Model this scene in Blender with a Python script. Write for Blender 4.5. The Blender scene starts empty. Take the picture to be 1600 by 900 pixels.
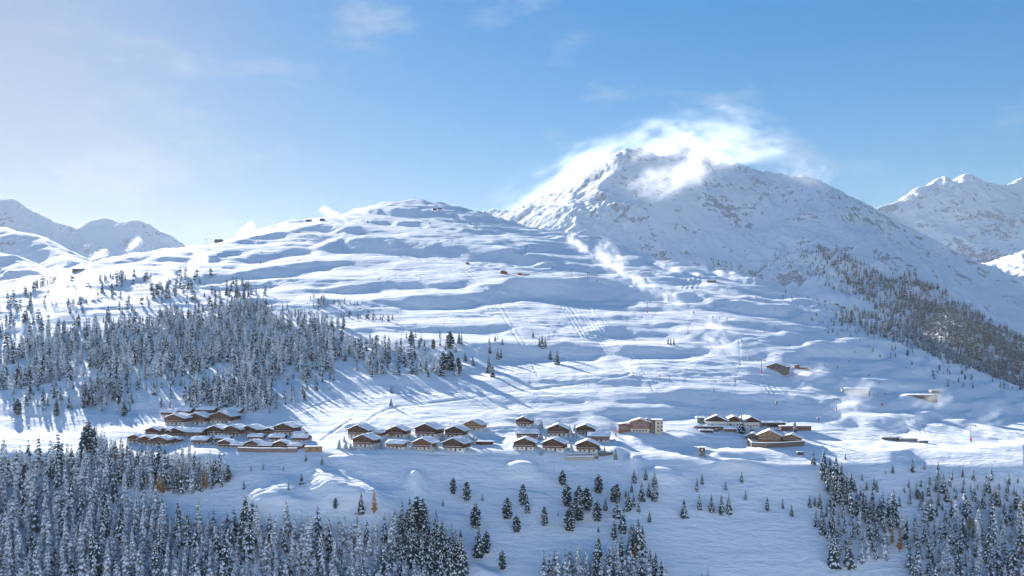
import bpy, bmesh, math, random
import numpy as np
from mathutils import Vector, Matrix

# ------------------------------------------------------------------ scene, camera, sky, sun
S = bpy.context.scene
COL = S.collection
R = math.radians
F, PX0, PY0, CZ = 1400.0, 800.0, 540.0, 66.0      # focal length in photo pixels, principal column, horizon row, camera height

cam_data = bpy.data.cameras.new('camera')
cam = bpy.data.objects.new('camera', cam_data)
COL.objects.link(cam)
cam.location = (0, 0, CZ)
cam.rotation_euler = (R(90), 0, 0)
cam_data.sensor_width = 36.0
cam_data.lens = 36.0 * F / 1600.0
cam_data.shift_y = (PY0 - 450.0) / 1600.0
cam_data.clip_start = 1.0
cam_data.clip_end = 60000.0
S.camera = cam

SUN_AZ, SUN_EL = R(-30.0), R(17.0)                 # left of the view direction, low
world = bpy.data.worlds.new('World')
S.world = world
world.use_nodes = True
wn, wl = world.node_tree.nodes, world.node_tree.links
for n in list(wn):
    wn.remove(n)
w_out = wn.new('ShaderNodeOutputWorld')
w_bg = wn.new('ShaderNodeBackground')
w_sky = wn.new('ShaderNodeTexSky')
w_sky.sky_type = 'NISHITA'
w_sky.sun_disc = False
w_sky.sun_elevation = SUN_EL
w_sky.sun_rotation = SUN_AZ
w_sky.altitude = 1700
w_sky.air_density = 1.0
w_sky.dust_density = 0.4
w_sky.ozone_density = 1.2
w_bg.inputs['Strength'].default_value = 0.15
w_tc = wn.new('ShaderNodeTexCoord')
w_map = wn.new('ShaderNodeMapping')
w_map.inputs['Scale'].default_value = (3.2, 3.2, 9.0)
w_map.inputs['Rotation'].default_value = (0.0, 0.35, 0.6)
w_noise = wn.new('ShaderNodeTexNoise')
w_noise.inputs['Scale'].default_value = 1.6
w_noise.inputs['Detail'].default_value = 7
w_noise.inputs['Roughness'].default_value = 0.62
w_ramp = wn.new('ShaderNodeValToRGB')
w_ramp.color_ramp.elements[0].position = 0.56
w_ramp.color_ramp.elements[0].color = (0, 0, 0, 1)
w_ramp.color_ramp.elements[1].position = 0.80
w_ramp.color_ramp.elements[1].color = (0.55, 0.55, 0.55, 1)
w_mix = wn.new('ShaderNodeMixRGB')
w_mix.inputs['Color2'].default_value = (1.15, 1.22, 1.3, 1)
wl.new(w_tc.outputs['Generated'], w_map.inputs['Vector'])
wl.new(w_map.outputs['Vector'], w_noise.inputs['Vector'])
wl.new(w_noise.outputs['Fac'], w_ramp.inputs['Fac'])
wl.new(w_ramp.outputs['Color'], w_mix.inputs['Fac'])
# the photograph's soft highlight response, applied to the whole sky alike
w_lum = wn.new('ShaderNodeRGBToBW')
w_den = wn.new('ShaderNodeMath'); w_den.operation = 'MULTIPLY_ADD'
w_den.inputs[1].default_value = 1 / 1.9; w_den.inputs[2].default_value = 1.0
w_pow = wn.new('ShaderNodeMath'); w_pow.operation = 'POWER'; w_pow.inputs[1].default_value = -0.82
w_inv = wn.new('ShaderNodeMath'); w_inv.operation = 'MULTIPLY'; w_inv.inputs[0].default_value = 0.46
w_div = wn.new('ShaderNodeVectorMath'); w_div.operation = 'SCALE'
wl.new(w_sky.outputs['Color'], w_lum.inputs['Color'])
wl.new(w_lum.outputs['Val'], w_den.inputs[0])
wl.new(w_den.outputs[0], w_pow.inputs[0])
wl.new(w_pow.outputs[0], w_inv.inputs[1])
wl.new(w_sky.outputs['Color'], w_div.inputs[0])
wl.new(w_inv.outputs[0], w_div.inputs['Scale'])
w_hsv = wn.new('ShaderNodeHueSaturation')
w_hsv.inputs['Saturation'].default_value = 1.62
wl.new(w_div.outputs['Vector'], w_hsv.inputs['Color'])
wl.new(w_hsv.outputs['Color'], w_mix.inputs['Color1'])
wl.new(w_mix.outputs['Color'], w_bg.inputs['Color'])
wl.new(w_bg.outputs['Background'], w_out.inputs['Surface'])

sun_data = bpy.data.lights.new('sun', 'SUN')
sun = bpy.data.objects.new('sun', sun_data)
COL.objects.link(sun)
sun_data.energy = 4.0
sun_data.angle = R(0.55)
sun_data.color = (1.0, 0.955, 0.91)
SUN_DIR = Vector((math.sin(SUN_AZ) * math.cos(SUN_EL), math.cos(SUN_AZ) * math.cos(SUN_EL), math.sin(SUN_EL)))
sun.rotation_euler = SUN_DIR.to_track_quat('Z', 'Y').to_euler()
sun.location = (-900, 1500, 1500)

S.view_settings.view_transform = 'Standard'
S.view_settings.look = 'None'
S.view_settings.gamma = 1.0
S.view_settings.exposure = 2.0
S.view_settings.use_curve_mapping = False
S.render.engine = 'CYCLES'
cy = S.cycles
cy.max_bounces = 6
cy.diffuse_bounces = 3
cy.glossy_bounces = 1
cy.transmission_bounces = 2
cy.transparent_max_bounces = 16
cy.volume_bounces = 3
cy.volume_max_steps = 128
cy.volume_step_rate = 0.5
cy.use_denoising = True
try:
    cy.denoiser = 'OPENIMAGEDENOISE'
except Exception:
    pass

rng = np.random.default_rng(7)
random.seed(7)

# ------------------------------------------------------------------ noise
_perm = rng.permutation(512).astype(np.int64)
_ang = rng.uniform(0, 2 * math.pi, 512)
_gx, _gy = np.cos(_ang), np.sin(_ang)

def perlin(x, y):
    x = np.asarray(x, float); y = np.asarray(y, float)
    xi = np.floor(x).astype(np.int64); yi = np.floor(y).astype(np.int64)
    xf, yf = x - xi, y - yi
    u = xf * xf * xf * (xf * (xf * 6 - 15) + 10)
    v = yf * yf * yf * (yf * (yf * 6 - 15) + 10)
    def g(ix, iy, dx, dy):
        h = _perm[(_perm[ix & 511] + iy) & 511]
        return _gx[h] * dx + _gy[h] * dy
    a = g(xi, yi, xf, yf); b = g(xi + 1, yi, xf - 1, yf)
    c = g(xi, yi + 1, xf, yf - 1); d = g(xi + 1, yi + 1, xf - 1, yf - 1)
    return ((a + u * (b - a)) + v * ((c + u * (d - c)) - (a + u * (b - a)))) * 1.5

def fbm(x, y, o=4, r=0.5):
    t, a, s = 0.0, 1.0, 0.0
    for k in range(o):
        t = t + a * perlin(x * 2 ** k + 17.3 * k, y * 2 ** k - 9.1 * k); s += a; a *= r
    return t / s

def ridged(x, y, o=4, r=0.5):
    t, a, s = 0.0, 1.0, 0.0
    for k in range(o):
        t = t + a * (1 - 2 * np.abs(perlin(x * 2 ** k + 31.7 * k, y * 2 ** k + 5.3 * k))); s += a; a *= r
    return t / s

def sstep(a, b, x):
    t = np.clip((x - a) / (b - a), 0, 1)
    return t * t * (3 - 2 * t)

# ------------------------------------------------------------------ custom properties
def tag(o, label=None, cat=None, group=None, kind=None):
    if label: o['label'] = label
    if cat: o['category'] = cat
    if group: o['group'] = group
    if kind: o['kind'] = kind
    return o

def grid_object(name, X, Y, Z, mat, kind='structure'):
    nr, nc = Z.shape
    co = np.stack([X, Y, Z], -1).reshape(-1, 3).astype(np.float32)
    i = np.arange(nr * nc).reshape(nr, nc)
    q = np.stack([i[:-1, :-1], i[:-1, 1:], i[1:, 1:], i[1:, :-1]], -1).reshape(-1, 4)
    return raw_object(name, co, q, [mat], kind=kind, smooth=True)

def raw_object(name, co, faces, mats, mat_idx=None, kind=None, smooth=False, parent=None):
    """co (n,3), faces (m,k) of one polygon size"""
    me = bpy.data.meshes.new(name)
    m, k = faces.shape
    me.vertices.add(len(co)); me.vertices.foreach_set('co', np.asarray(co, np.float32).ravel())
    me.loops.add(m * k); me.loops.foreach_set('vertex_index', faces.astype(np.int32).ravel())
    me.polygons.add(m)
    me.polygons.foreach_set('loop_start', np.arange(0, m * k, k, dtype=np.int32))
    if mat_idx is not None:
        me.polygons.foreach_set('material_index', np.asarray(mat_idx, np.int32))
    me.polygons.foreach_set('use_smooth', np.full(m, smooth))
    me.update(calc_edges=True)
    for mm in mats:
        me.materials.append(mm)
    o = bpy.data.objects.new(name, me)
    COL.objects.link(o)
    if kind: o['kind'] = kind
    if parent: o.parent = parent
    return o

# ------------------------------------------------------------------ materials
def new_mat(name):
    m = bpy.data.materials.new(name)
    m.use_nodes = True
    nt = m.node_tree
    return m, nt, nt.nodes['Principled BSDF'], nt.nodes['Material Output']

def nd(nt, kind, **kw):
    n = nt.nodes.new(kind)
    for k, v in kw.items():
        if k in n.inputs: n.inputs[k].default_value = v
        else: setattr(n, k, v)
    return n

def noise_node(nt, vec, scale, detail=4, rough=0.55):
    n = nt.nodes.new('ShaderNodeTexNoise')
    n.inputs['Scale'].default_value = scale
    n.inputs['Detail'].default_value = detail
    n.inputs['Roughness'].default_value = rough
    nt.links.new(vec, n.inputs['Vector'])
    return n

def ramp_node(nt, fac, stops):
    n = nt.nodes.new('ShaderNodeValToRGB')
    el = n.color_ramp.elements
    while len(el) < len(stops): el.new(0.5)
    for e, (p, c) in zip(el, stops):
        e.position = p; e.color = (*c, 1)
    nt.links.new(fac, n.inputs['Fac'])
    return n

def pos_vec(nt, scale=(1, 1, 1)):
    g = nt.nodes.new('ShaderNodeNewGeometry')
    m = nt.nodes.new('ShaderNodeMapping')
    m.inputs['Scale'].default_value = scale
    nt.links.new(g.outputs['Position'], m.inputs['Vector'])
    return m.outputs['Vector'], g

def obj_vec(nt, scale=(1, 1, 1)):
    g = nt.nodes.new('ShaderNodeTexCoord')
    m = nt.nodes.new('ShaderNodeMapping')
    m.inputs['Scale'].default_value = scale
    nt.links.new(g.outputs['Object'], m.inputs['Vector'])
    return m.outputs['Vector']

SNOW = (0.84, 0.86, 0.89)

def make_ground_snow():
    m, nt, b, out = new_mat('hill_snow')
    v, g = pos_vec(nt, (0.16, 0.34, 0.34))
    n1 = noise_node(nt, v, 1.0, 6, 0.6)
    v2, _ = pos_vec(nt, (0.03, 0.08, 0.08))
    n2 = noise_node(nt, v2, 1.0, 5, 0.55)
    add = nd(nt, 'ShaderNodeMath', operation='MULTIPLY_ADD')
    add.inputs[1].default_value = 2.2
    nt.links.new(n2.outputs['Fac'], add.inputs[0]); nt.links.new(n1.outputs['Fac'], add.inputs[2])
    bp = nd(nt, 'ShaderNodeBump', Strength=0.8, Distance=1.0)
    nt.links.new(add.outputs[0], bp.inputs['Height'])
    nt.links.new(bp.outputs['Normal'], b.inputs['Normal'])
    c = ramp_node(nt, n2.outputs['Fac'], [(0.3, (0.80, 0.825, 0.86)), (0.7, SNOW)])
    nt.links.new(c.outputs['Color'], b.inputs['Base Color'])
    b.inputs['Roughness'].default_value = 0.95
    b.inputs['Specular IOR Level'].default_value = 0.03
    return m

def make_rock_snow(name, scale, steep0, steep1, amount):
    """snow that lies on the flatter ground and lets rock out where it is steep and broken"""
    m, nt, b, out = new_mat(name)
    v, g = pos_vec(nt, (scale * 1.5, scale * 1.5, scale * .7))
    n1 = noise_node(nt, v, 1.0, 7, 0.62)
    v2, _ = pos_vec(nt, (scale * 0.22,) * 3)
    n2 = noise_node(nt, v2, 1.0, 5, 0.6)
    sep = nt.nodes.new('ShaderNodeSeparateXYZ')
    nt.links.new(g.outputs['Normal'], sep.inputs['Vector'])
    st = nd(nt, 'ShaderNodeMapRange')
    st.inputs['From Min'].default_value = steep0; st.inputs['From Max'].default_value = steep1
    nt.links.new(sep.outputs['Z'], st.inputs['Value'])
    m1 = nd(nt, 'ShaderNodeMath', operation='MULTIPLY_ADD')
    m1.inputs[1].default_value = 0.42
    nt.links.new(st.outputs['Result'], m1.inputs[0]); nt.links.new(n1.outputs['Fac'], m1.inputs[2])
    m2 = nd(nt, 'ShaderNodeMath', operation='MULTIPLY_ADD')
    m2.inputs[1].default_value = 1.0
    nt.links.new(n2.outputs['Fac'], m2.inputs[0]); nt.links.new(m1.outputs[0], m2.inputs[2])
    mask = nd(nt, 'ShaderNodeMapRange')
    mask.inputs['From Min'].default_value = amount; mask.inputs['From Max'].default_value = amount + 0.11
    nt.links.new(m2.outputs[0], mask.inputs['Value'])
    rock = ramp_node(nt, n1.outputs['Fac'], [(0.3, (0.055, 0.07, 0.095)), (0.7, (0.13, 0.15, 0.185))])
    mix = nt.nodes.new('ShaderNodeMixRGB')
    mix.inputs['Color1'].default_value = (*SNOW, 1)
    nt.links.new(rock.outputs['Color'], mix.inputs['Color2'])
    dust = noise_node(nt, v, 5.0, 5, 0.7)
    dm = nd(nt, 'ShaderNodeMapRange')
    dm.inputs['From Min'].default_value = 0.38; dm.inputs['From Max'].default_value = 0.6
    dm.inputs['To Min'].default_value = 0.25; dm.inputs['To Max'].default_value = 0.95
    nt.links.new(dust.outputs['Fac'], dm.inputs['Value'])
    mm = nd(nt, 'ShaderNodeMath', operation='MULTIPLY')
    nt.links.new(mask.outputs['Result'], mm.inputs[0]); nt.links.new(dm.outputs['Result'], mm.inputs[1])
    nt.links.new(mm.outputs[0], mix.inputs['Fac'])
    nt.links.new(mix.outputs['Color'], b.inputs['Base Color'])
    bp = nd(nt, 'ShaderNodeBump', Strength=0.6, Distance=0.35 / scale)
    nt.links.new(n1.outputs['Fac'], bp.inputs['Height'])
    nt.links.new(bp.outputs['Normal'], b.inputs['Normal'])
    b.inputs['Roughness'].default_value = 0.95
    b.inputs['Specular IOR Level'].default_value = 0.03
    return m

M_SNOW = make_ground_snow()
M_PEAK = make_rock_snow('peak_snow_and_rock', 0.021, 0.90, 0.55, 1.225)
M_FAR = make_rock_snow('far_mountain_snow_and_rock', 0.012, 0.90, 0.55, 1.19)

# ------------------------------------------------------------------ the hill and the slope below the village
# rows the slope takes in the photograph at chosen distances, column by column, give its real heights
PROFILE = {
    -350: [(560, 712), (600, 690), (650, 668), (700, 645), (800, 598), (1000, 535), (1250, 500), (1500, 478), (1700, 474)],
    0:    [(560, 712), (600, 688), (650, 668), (700, 640), (800, 590), (1000, 520), (1250, 475), (1600, 446), (1850, 440)],
    200:  [(560, 712), (600, 692), (650, 664), (700, 634), (800, 582), (1000, 513), (1250, 463), (1600, 420), (2000, 394)],
    400:  [(560, 708), (620, 681), (700, 632), (800, 580), (1000, 512), (1250, 460), (1600, 412), (2100, 370), (2500, 356)],
    560:  [(560, 706), (620, 678), (700, 628), (800, 577), (1000, 510), (1250, 456), (1600, 405), (2100, 356), (2600, 332), (3000, 323)],
    800:  [(560, 705), (620, 677), (700, 626), (800, 573), (1000, 510), (1250, 452), (1600, 402), (2100, 364), (2600, 348), (2900, 344)],
    1000: [(560, 710), (620, 680), (700, 626), (800, 573), (1000, 516), (1250, 466), (1600, 428), (2000, 402), (2400, 392)],
    1200: [(560, 722), (620, 692), (700, 640), (800, 586), (1000, 527), (1250, 482), (1600, 448), (1900, 437)],
    1400: [(560, 728), (580, 710), (620, 690), (700, 656), (800, 622), (1000, 566), (1250, 525), (1500, 508)],
    1600: [(560, 732), (580, 714), (620, 700), (700, 682), (800, 660), (1000, 622), (1200, 604)],
    1950: [(560, 738), (590, 718), (640, 704), (740, 690), (850, 680), (1000, 672)],
}
FORE_SLOPE = 0.50
def _profile_z(px, D):
    pts = PROFILE[px]
    d = np.array([p[0] for p in pts], float); z = np.array([CZ + (PY0 - p[1]) / F * p[0] for p in pts])
    zz = np.interp(D, d, z)
    zz = np.where(D < d[0], z[0] - FORE_SLOPE * (d[0] - D), zz)
    far = D > d[-1]
    s = (z[-1] - z[-2]) / (d[-1] - d[-2])
    t = D - d[-1]
    drop = np.maximum(z[-1] - 0.10 * t - 0.00022 * t * t, -140.0)
    return np.where(far, drop, zz)

def row_distances():
    r = [230.0]
    while r[-1] < 14500:
        D = r[-1]
        if D < 390: s = 3.5
        elif D < 565: s = 1.25
        elif D < 3700: s = max(1.6, 0.0037 * D)
        else: s = 0.05 * D
        r.append(D + s)
    return np.array(r)

COLPX = np.concatenate([np.arange(-330, 0, 5.0), np.arange(0, 1600, 1.9), np.arange(1600, 1935, 5.0)])
ROWD = row_distances()
NR, NC = len(ROWD), len(COLPX)
_keys = sorted(PROFILE)
_prof = np.stack([_profile_z(k, ROWD) for k in _keys], 1)
def _spline_cols(xk, yk, x):
    # Catmull-Rom across the columns
    out = np.empty((yk.shape[0], len(x)))
    m = np.gradient(yk, np.array(xk, float), axis=1)
    j = np.clip(np.searchsorted(xk, x) - 1, 0, len(xk) - 2)
    x0 = np.array(xk, float)[j]; h = np.array(xk, float)[j + 1] - x0
    t = (x - x0) / h
    h00 = 2 * t**3 - 3 * t**2 + 1; h10 = t**3 - 2 * t**2 + t; h01 = -2 * t**3 + 3 * t**2; h11 = t**3 - t**2
    return yk[:, j] * h00 + m[:, j] * h10 * h + yk[:, j + 1] * h01 + m[:, j + 1] * h11 * h
ZB = _spline_cols(_keys, _prof, COLPX)
def _smooth_rows(z, n):
    k = np.hanning(2 * n + 3)[1:-1]; k /= k.sum()
    zp = np.concatenate([np.repeat(z[:1], n, 0), z, np.repeat(z[-1:], n, 0)], 0)
    dz = zp - 0
    return sum(k[i] * dz[i:i + len(z)] for i in range(2 * n + 1))
_near = (ROWD < 575)[:, None]
ZS = _smooth_rows(ZB, 14)
_w = sstep(545, 640, ROWD)[:, None]
ZB = ZB * (1 - _w) + ZS * _w
_crest = _smooth_rows(ZB, 16)
_cw = (sstep(470, 530, ROWD) * (1 - sstep(600, 700, ROWD)))[:, None]
ZB = ZB * (1 - _cw) + _crest * _cw
# the edge of the village terrace wanders back and forth
_sh = np.interp(COLPX, [-330, 60, 300, 450, 560, 700, 780, 900, 1000, 1080, 1150, 1230, 1300, 1450, 1560, 1700],
                [0, 0, 6, 2, 12, 6, 3, 0, 0, 0, 6, 12, 5, 4, 18, 4]) + 4 * perlin(COLPX / 170.0, COLPX * 0 + 2.2)
_sh = np.convolve(np.pad(_sh, 30, 'edge'), np.hanning(63)[1:-1] / np.hanning(63).sum(), 'valid')
_shw = sstep(515, 565, ROWD) * (1 - sstep(600, 720, ROWD))
ZB = np.stack([np.interp(ROWD + _sh[c] * _shw, ROWD, ZB[:, c]) for c in range(NC)], 1)
GX = (COLPX[None, :] - PX0) / F * ROWD[:, None]
GY = np.repeat(ROWD[:, None], NC, 1)
GPX = np.repeat(COLPX[None, :], NR, 0)
GPY0 = PY0 - F * (ZB - CZ) / GY

# ------------------------------------------------------------------ undulations of the hill: steeper banks (+) and flatter treads (-)
STEEP = [   # (points px,py), half width in rows, strength
    ([(540, 328), (590, 329), (645, 328)], 5, 1), ([(606, 336), (680, 335), (768, 343), (825, 352)], 4, .8),
    ([(555, 344), (640, 349)], 3, .6), ([(480, 357), (566, 360)], 5, 1), ([(640, 351), (760, 364)], 3, .8),
    ([(535, 378), (560, 384), (624, 387), (710, 390), (790, 397), (825, 403)], 13, 1.25),
    ([(470, 415), (523, 412)], 5, 1), ([(532, 452), (595, 444), (710, 447)], 5, 1),
    ([(640, 474), (739, 466), (825, 456), (940, 462)], 12, 1.2), ([(790, 444), (860, 444), (940, 449), (985, 456)], 12, 1.2),
    ([(667, 514), (796, 510)], 4, .8), ([(600, 550), (740, 552), (850, 553), (930, 548)], 17, 1.15),
    ([(690, 580), (760, 580)], 9, .8), ([(867, 377), (950, 384), (1034, 395)], 6, 1), ([(930, 405), (968, 412), (1000, 411)], 3, .8),
    ([(1030, 415), (1098, 434)], 6, 1), ([(1085, 415), (1185, 442), (1260, 458)], 8, 1), ([(904, 447), (990, 456)], 12, 1.1),
    ([(1020, 456), (1141, 477), (1228, 487), (1290, 500)], 9, 1.1), ([(939, 517), (1040, 518), (1127, 524)], 9, 1),
    ([(960, 551), (1098, 548)], 6, .9), ([(1110, 526), (1180, 545), (1250, 566)], 14, 1.1), ([(780, 545), (895, 540)], 10, .9),
    ([(950, 643), (1080, 642)], 7, 1), ([(1270, 549), (1390, 552)], 8, 1), ([(1225, 580), (1315, 603)], 8, .9),
    ([(1360, 601), (1427, 605)], 4, .9), ([(1330, 655), (1380, 664), (1435, 668)], 10, 1), ([(1427, 632), (1540, 636)], 7, .8),
    ([(369, 377), (444, 367)], 5, 1), ([(315, 437), (420, 428), (480, 421)], 8, 1.2), ([(324, 403), (375, 394)], 5, 1),
    ([(390, 401), (480, 391)], 7, 1), ([(175, 410), (240, 398)], 4, .8), ([(180, 446), (270, 426)], 6, .9),
    ([(-60, 505), (120, 515), (300, 520), (420, 520), (560, 560)], 33, .9), ([(60, 640), (200, 628), (330, 632), (420, 640)], 14, .9),
    ([(1090, 660), (1130, 668)], 4, .4), ([(1310, 470), (1420, 520)], 18, .8), ([(1480, 560), (1600, 600)], 14, .6),
    ([(370, 470), (500, 490)], 8, .5), ([(220, 640), (420, 655)], 10, .8), ([(1060, 610), (1180, 622)], 4, .6), ([(640, 600), (720, 606)], 4, .4),
    ([(930, 668), (1000, 690), (1080, 690)], 12, 1.1), ([(780, 700), (900, 716)], 7, .8), ([(1080, 716), (1260, 716)], 9, 1.2), ([(1080, 685), (1165, 690)], 5, .9), ([(520, 700), (720, 708)], 5, .8), ([(300, 715), (500, 712)], 6, .9), ([(740, 676), (800, 672)], 4, .6), ([(1100, 640), (1180, 646)], 5, .7),
    ([(1270, 712), (1400, 712), (1480, 716), (1560, 725)], 6, .5),
]
FLAT = [
    ([(546, 339), (595, 337), (640, 343), (740, 358)], 3, .9), ([(500, 340), (537, 347), (595, 356), (681, 359), (767, 369), (810, 386)], 5, 1),
    ([(486, 386), (537, 367), (624, 368)], 3, 1), ([(480, 402), (532, 402), (595, 401), (681, 413), (767, 417), (840, 422)], 5, 1),
    ([(460, 426), (560, 428), (740, 426), (870, 432)], 8, .9), ([(480, 461), (566, 464), (652, 453), (739, 453)], 4, 1),
    ([(767, 426), (840, 430), (945, 433)], 5, 1), ([(641, 488), (739, 482), (825, 474), (868, 478)], 4, 1),
    ([(560, 500), (624, 503), (739, 499), (854, 492)], 8, .9), ([(620, 522), (690, 524), (767, 527)], 5, .9),
    ([(780, 369), (838, 373), (910, 382)], 3, 1), ([(823, 395), (925, 403), (965, 406)], 4, .9),
    ([(925, 412), (1011, 419), (1069, 429), (1185, 451)], 4, 1), ([(1000, 444), (1069, 450), (1127, 461), (1228, 471)], 4, 1),
    ([(875, 486), (968, 488), (1069, 493), (1141, 494), (1231, 505)], 6, 1), ([(947, 504), (1026, 513)], 4, .8),
    ([(1069, 505), (1213, 522)], 4, .8), ([(965, 534), (1040, 540)], 3, 1), ([(988, 568), (1040, 564)], 5, 1),
    ([(901, 568), (982, 578)], 5, .9), ([(740, 590), (809, 582), (924, 584), (1069, 590), (1228, 606)], 10, .9),
    ([(1040, 572), (1185, 582)], 5, .7), ([(1265, 562), (1382, 566)], 4, 1), ([(1306, 583), (1382, 589), (1472, 600)], 7, .8),
    ([(1180, 602), (1230, 612), (1280, 626)], 8, .8), ([(1382, 615), (1450, 612)], 3, 1), ([(1262, 668), (1337, 682), (1405, 692)], 9, .9),
    ([(1380, 694), (1517, 698), (1600, 690)], 5, .9), ([(1470, 668), (1620, 668)], 14, .7), ([(1480, 600), (1560, 615)], 8, .6),
    ([(360, 424), (435, 407), (480, 400)], 4, 1), ([(315, 446), (390, 438), (480, 432)], 3, 1), ([(330, 468), (480, 446)], 6, .9),
    ([(-40, 456), (0, 454), (150, 431), (215, 418)], 6, .9), ([(250, 396), (330, 384), (420, 362), (500, 346)], 4, .9),
    ([(-80, 680), (85, 680)], 11, 1), ([(140, 666), (235, 668)], 5, .8), ([(420, 645), (480, 640), (560, 640), (640, 650)], 19, .85),
    ([(560, 655), (700, 650), (800, 640)], 14, .5), ([(600, 618), (700, 622), (800, 612), (920, 608)], 10, .8), ([(980, 634), (1060, 631)], 4, .8),
    ([(504, 732), (540, 748), (570, 762), (604, 774)], 13, 1.25), ([(392, 768), (430, 760), (465, 768)], 9, 1.1), ([(440, 745), (478, 752)], 7, .7),
    ([(797, 735), (830, 738)], 2.2, 1.2), ([(838, 735), (850, 735)], 2, 1), ([(1008, 736), (1055, 741)], 2.6, .9), ([(1112, 703), (1180, 701)], 3, 1.0),
    ([(742, 878), (778, 893)], 4, 1.2), ([(688, 800), (730, 804)], 2.4, .8), ([(648, 752), (665, 764)], 3, .8), ([(825, 766), (858, 772)], 2, .9),
    ([(960, 678), (980, 690)], 6, .9), ([(1290, 688), (1400, 700)], 5, .7), ([(330, 640), (360, 652)], 5, .7), ([(200, 650), (290, 648)], 7, .8),
    ([(100, 640), (190, 645)], 8, .6),
]
BIG = fbm(GX / 260.0, ZB / 17.0, 3, .5)
MID = fbm(GX / 85.0 + 40, ZB / 6.5 + 11, 3, .55)
SMALL = fbm(GX / 26.0 + 7, ZB / 2.4 + 3, 2, .5)
_dD = np.gradient(ROWD)[:, None]
_hill = sstep(585, 690, GY) * (1 - sstep(3300, 3700, GY))
def _strokes(py):
    m = np.zeros_like(py)
    for group, sg in ((STEEP, 1.0), (FLAT, -1.0)):
        for pts, w, k in group:
            xs = [p[0] for p in pts]; ys = [p[1] for p in pts]
            c = np.nonzero((COLPX > xs[0] - 45) & (COLPX < xs[-1] + 45))[0]
            if len(c) == 0: continue
            cx = COLPX[c]
            wob = 2.2 * fbm(cx / 37.0 + ys[0], cx * 0 + xs[0] * .1, 3)
            line = np.interp(cx, xs, ys) + wob * min(1, w / 4)
            fade_w = min(30.0, 0.3 * (xs[-1] - xs[0]) + 6)
            end = sstep(xs[0] - fade_w, xs[0] + fade_w * .5, cx) * (1 - sstep(xs[-1] - fade_w * .5, xs[-1] + fade_w, cx))
            sub = py[:, c]
            m[:, c] += sg * k * end[None, :] * np.exp(-((sub - line[None, :]) / w) ** 2 * .8)
    return m
def _highpass(z):
    # take out what the banks and treads add up to over a few hundred metres
    lo = z
    n = 30
    k = np.hanning(2 * n + 3)[1:-1]; k /= k.sum()
    zp = np.concatenate([np.repeat(lo[:1], n, 0), lo, np.repeat(lo[-1:], n, 0)], 0)
    cs = np.zeros_like(z)
    for i in range(2 * n + 1): cs += k[i] * zp[i:i + z.shape[0]]
    return z - cs
# shoulders of the lower slope that catch the low sun
for hpx, hD, rp, rD, A in [(815, 541, 26, 7, 4.0), (1030, 540, 30, 7, 4.2), (1150, 552, 44, 6, 3.0), (650, 524, 14, 9, 6.5), (962, 566, 12, 12, 3), (990, 552, 10, 9, 3.4)]:
    rr = ((GPX - hpx) / rp) ** 2 + ((GY - hD) / rD) ** 2
    ZB = ZB + A * np.exp(-rr ** 1.3)
_bench = np.interp(ROWD, [462, 474, 488, 500, 508, 520, 532, 546, 558], [0, 2.2, 7.6, 11.4, 11.4, 8.9, 5.4, 1.8, 0])
_benchx = np.interp(COLPX, [370, 400, 445, 478, 500, 580, 625, 700], [0, .85, .9, .70, 1, 1, .55, 0])
_benchx = np.convolve(np.pad(_benchx, 14, 'edge'), np.hanning(31)[1:-1] / np.hanning(31).sum(), 'valid')
ZB = ZB + _bench[:, None] * _benchx[None, :] * (1 + .10 * perlin(GX / 16.0, GY / 10.0))
ZB = ZB + 1.0 * (_bench / 13.5)[:, None] * _benchx[None, :] * (ridged((GX + .5 * GY) / 17.0, (GY - .25 * GX) / 4.2, 2, .5) - .3)
GZ = ZB.copy()
_vis = 1 - sstep(3100, 3500, GY)
for _it in range(3):
    gpy = PY0 - F * (GZ - CZ) / GY
    st = np.clip(_strokes(gpy), -1.5, 1.6)
    cover = np.clip(np.abs(st), 0, 1)
    noise = .0 + (.60 * BIG + .95 * MID) * (1 - .6 * cover) + .5 * MID
    m = st + noise * (.25 + .75 * _hill) * np.where(GY < 585, .28, 1)
    dev = np.where(m > 0, .30 * m, .17 * m)
    fore = 1 - sstep(560, 600, GY)
    dev = dev * (1 - fore) + fore * np.where(m < 0, .55 * m, .14 * m)
    off = _highpass(np.cumsum(dev * _dD, 0))
    # laterally calm: features run across the slope
    k5 = np.array([1, 2, 3, 2, 1.]) / 9
    off = sum(k5[j] * np.roll(off, j - 2, 1) for j in range(5))
    GZ = ZB + off * _vis
# wind ripples and drifts that the grid can carry
_rip = fbm(GX / 9.0, (GY + .35 * GX) / 5.0, 2, .5)
_rip_amp = np.where(GY < 585, .07, .24) * (1 + 1.4 * sstep(700, 1600, GY)) * (1 - sstep(2300, 3200, GY))
_patch = sstep(-.15, .35, fbm(GX / 120.0 + 5, GY / 120.0, 3))
_drift = ridged((GX + .2 * GY) / 75.0, (GY + .12 * GX) / 19.0, 3, .55) + .5 * ridged((GX - .3 * GY) / 28.0 + 9, (GY - .1 * GX) / 9.0, 2, .5)
GZ = GZ + (_drift - .3) * np.where(GY < 585, .06 + .34 * sstep(530, 600, GY), .55 * np.clip(GY / 900, .75, 1.9)) * (.45 + .75 * _patch) * (1 - sstep(2400, 3200, GY))
GZ = GZ + _rip * _rip_amp * (.35 + _patch)
GZ = GZ + SMALL * .55 * _hill * np.clip(GY / 900, .5, 2.0) * (.4 + .6 * _patch)
GPY = PY0 - F * (GZ - CZ) / GY

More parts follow.
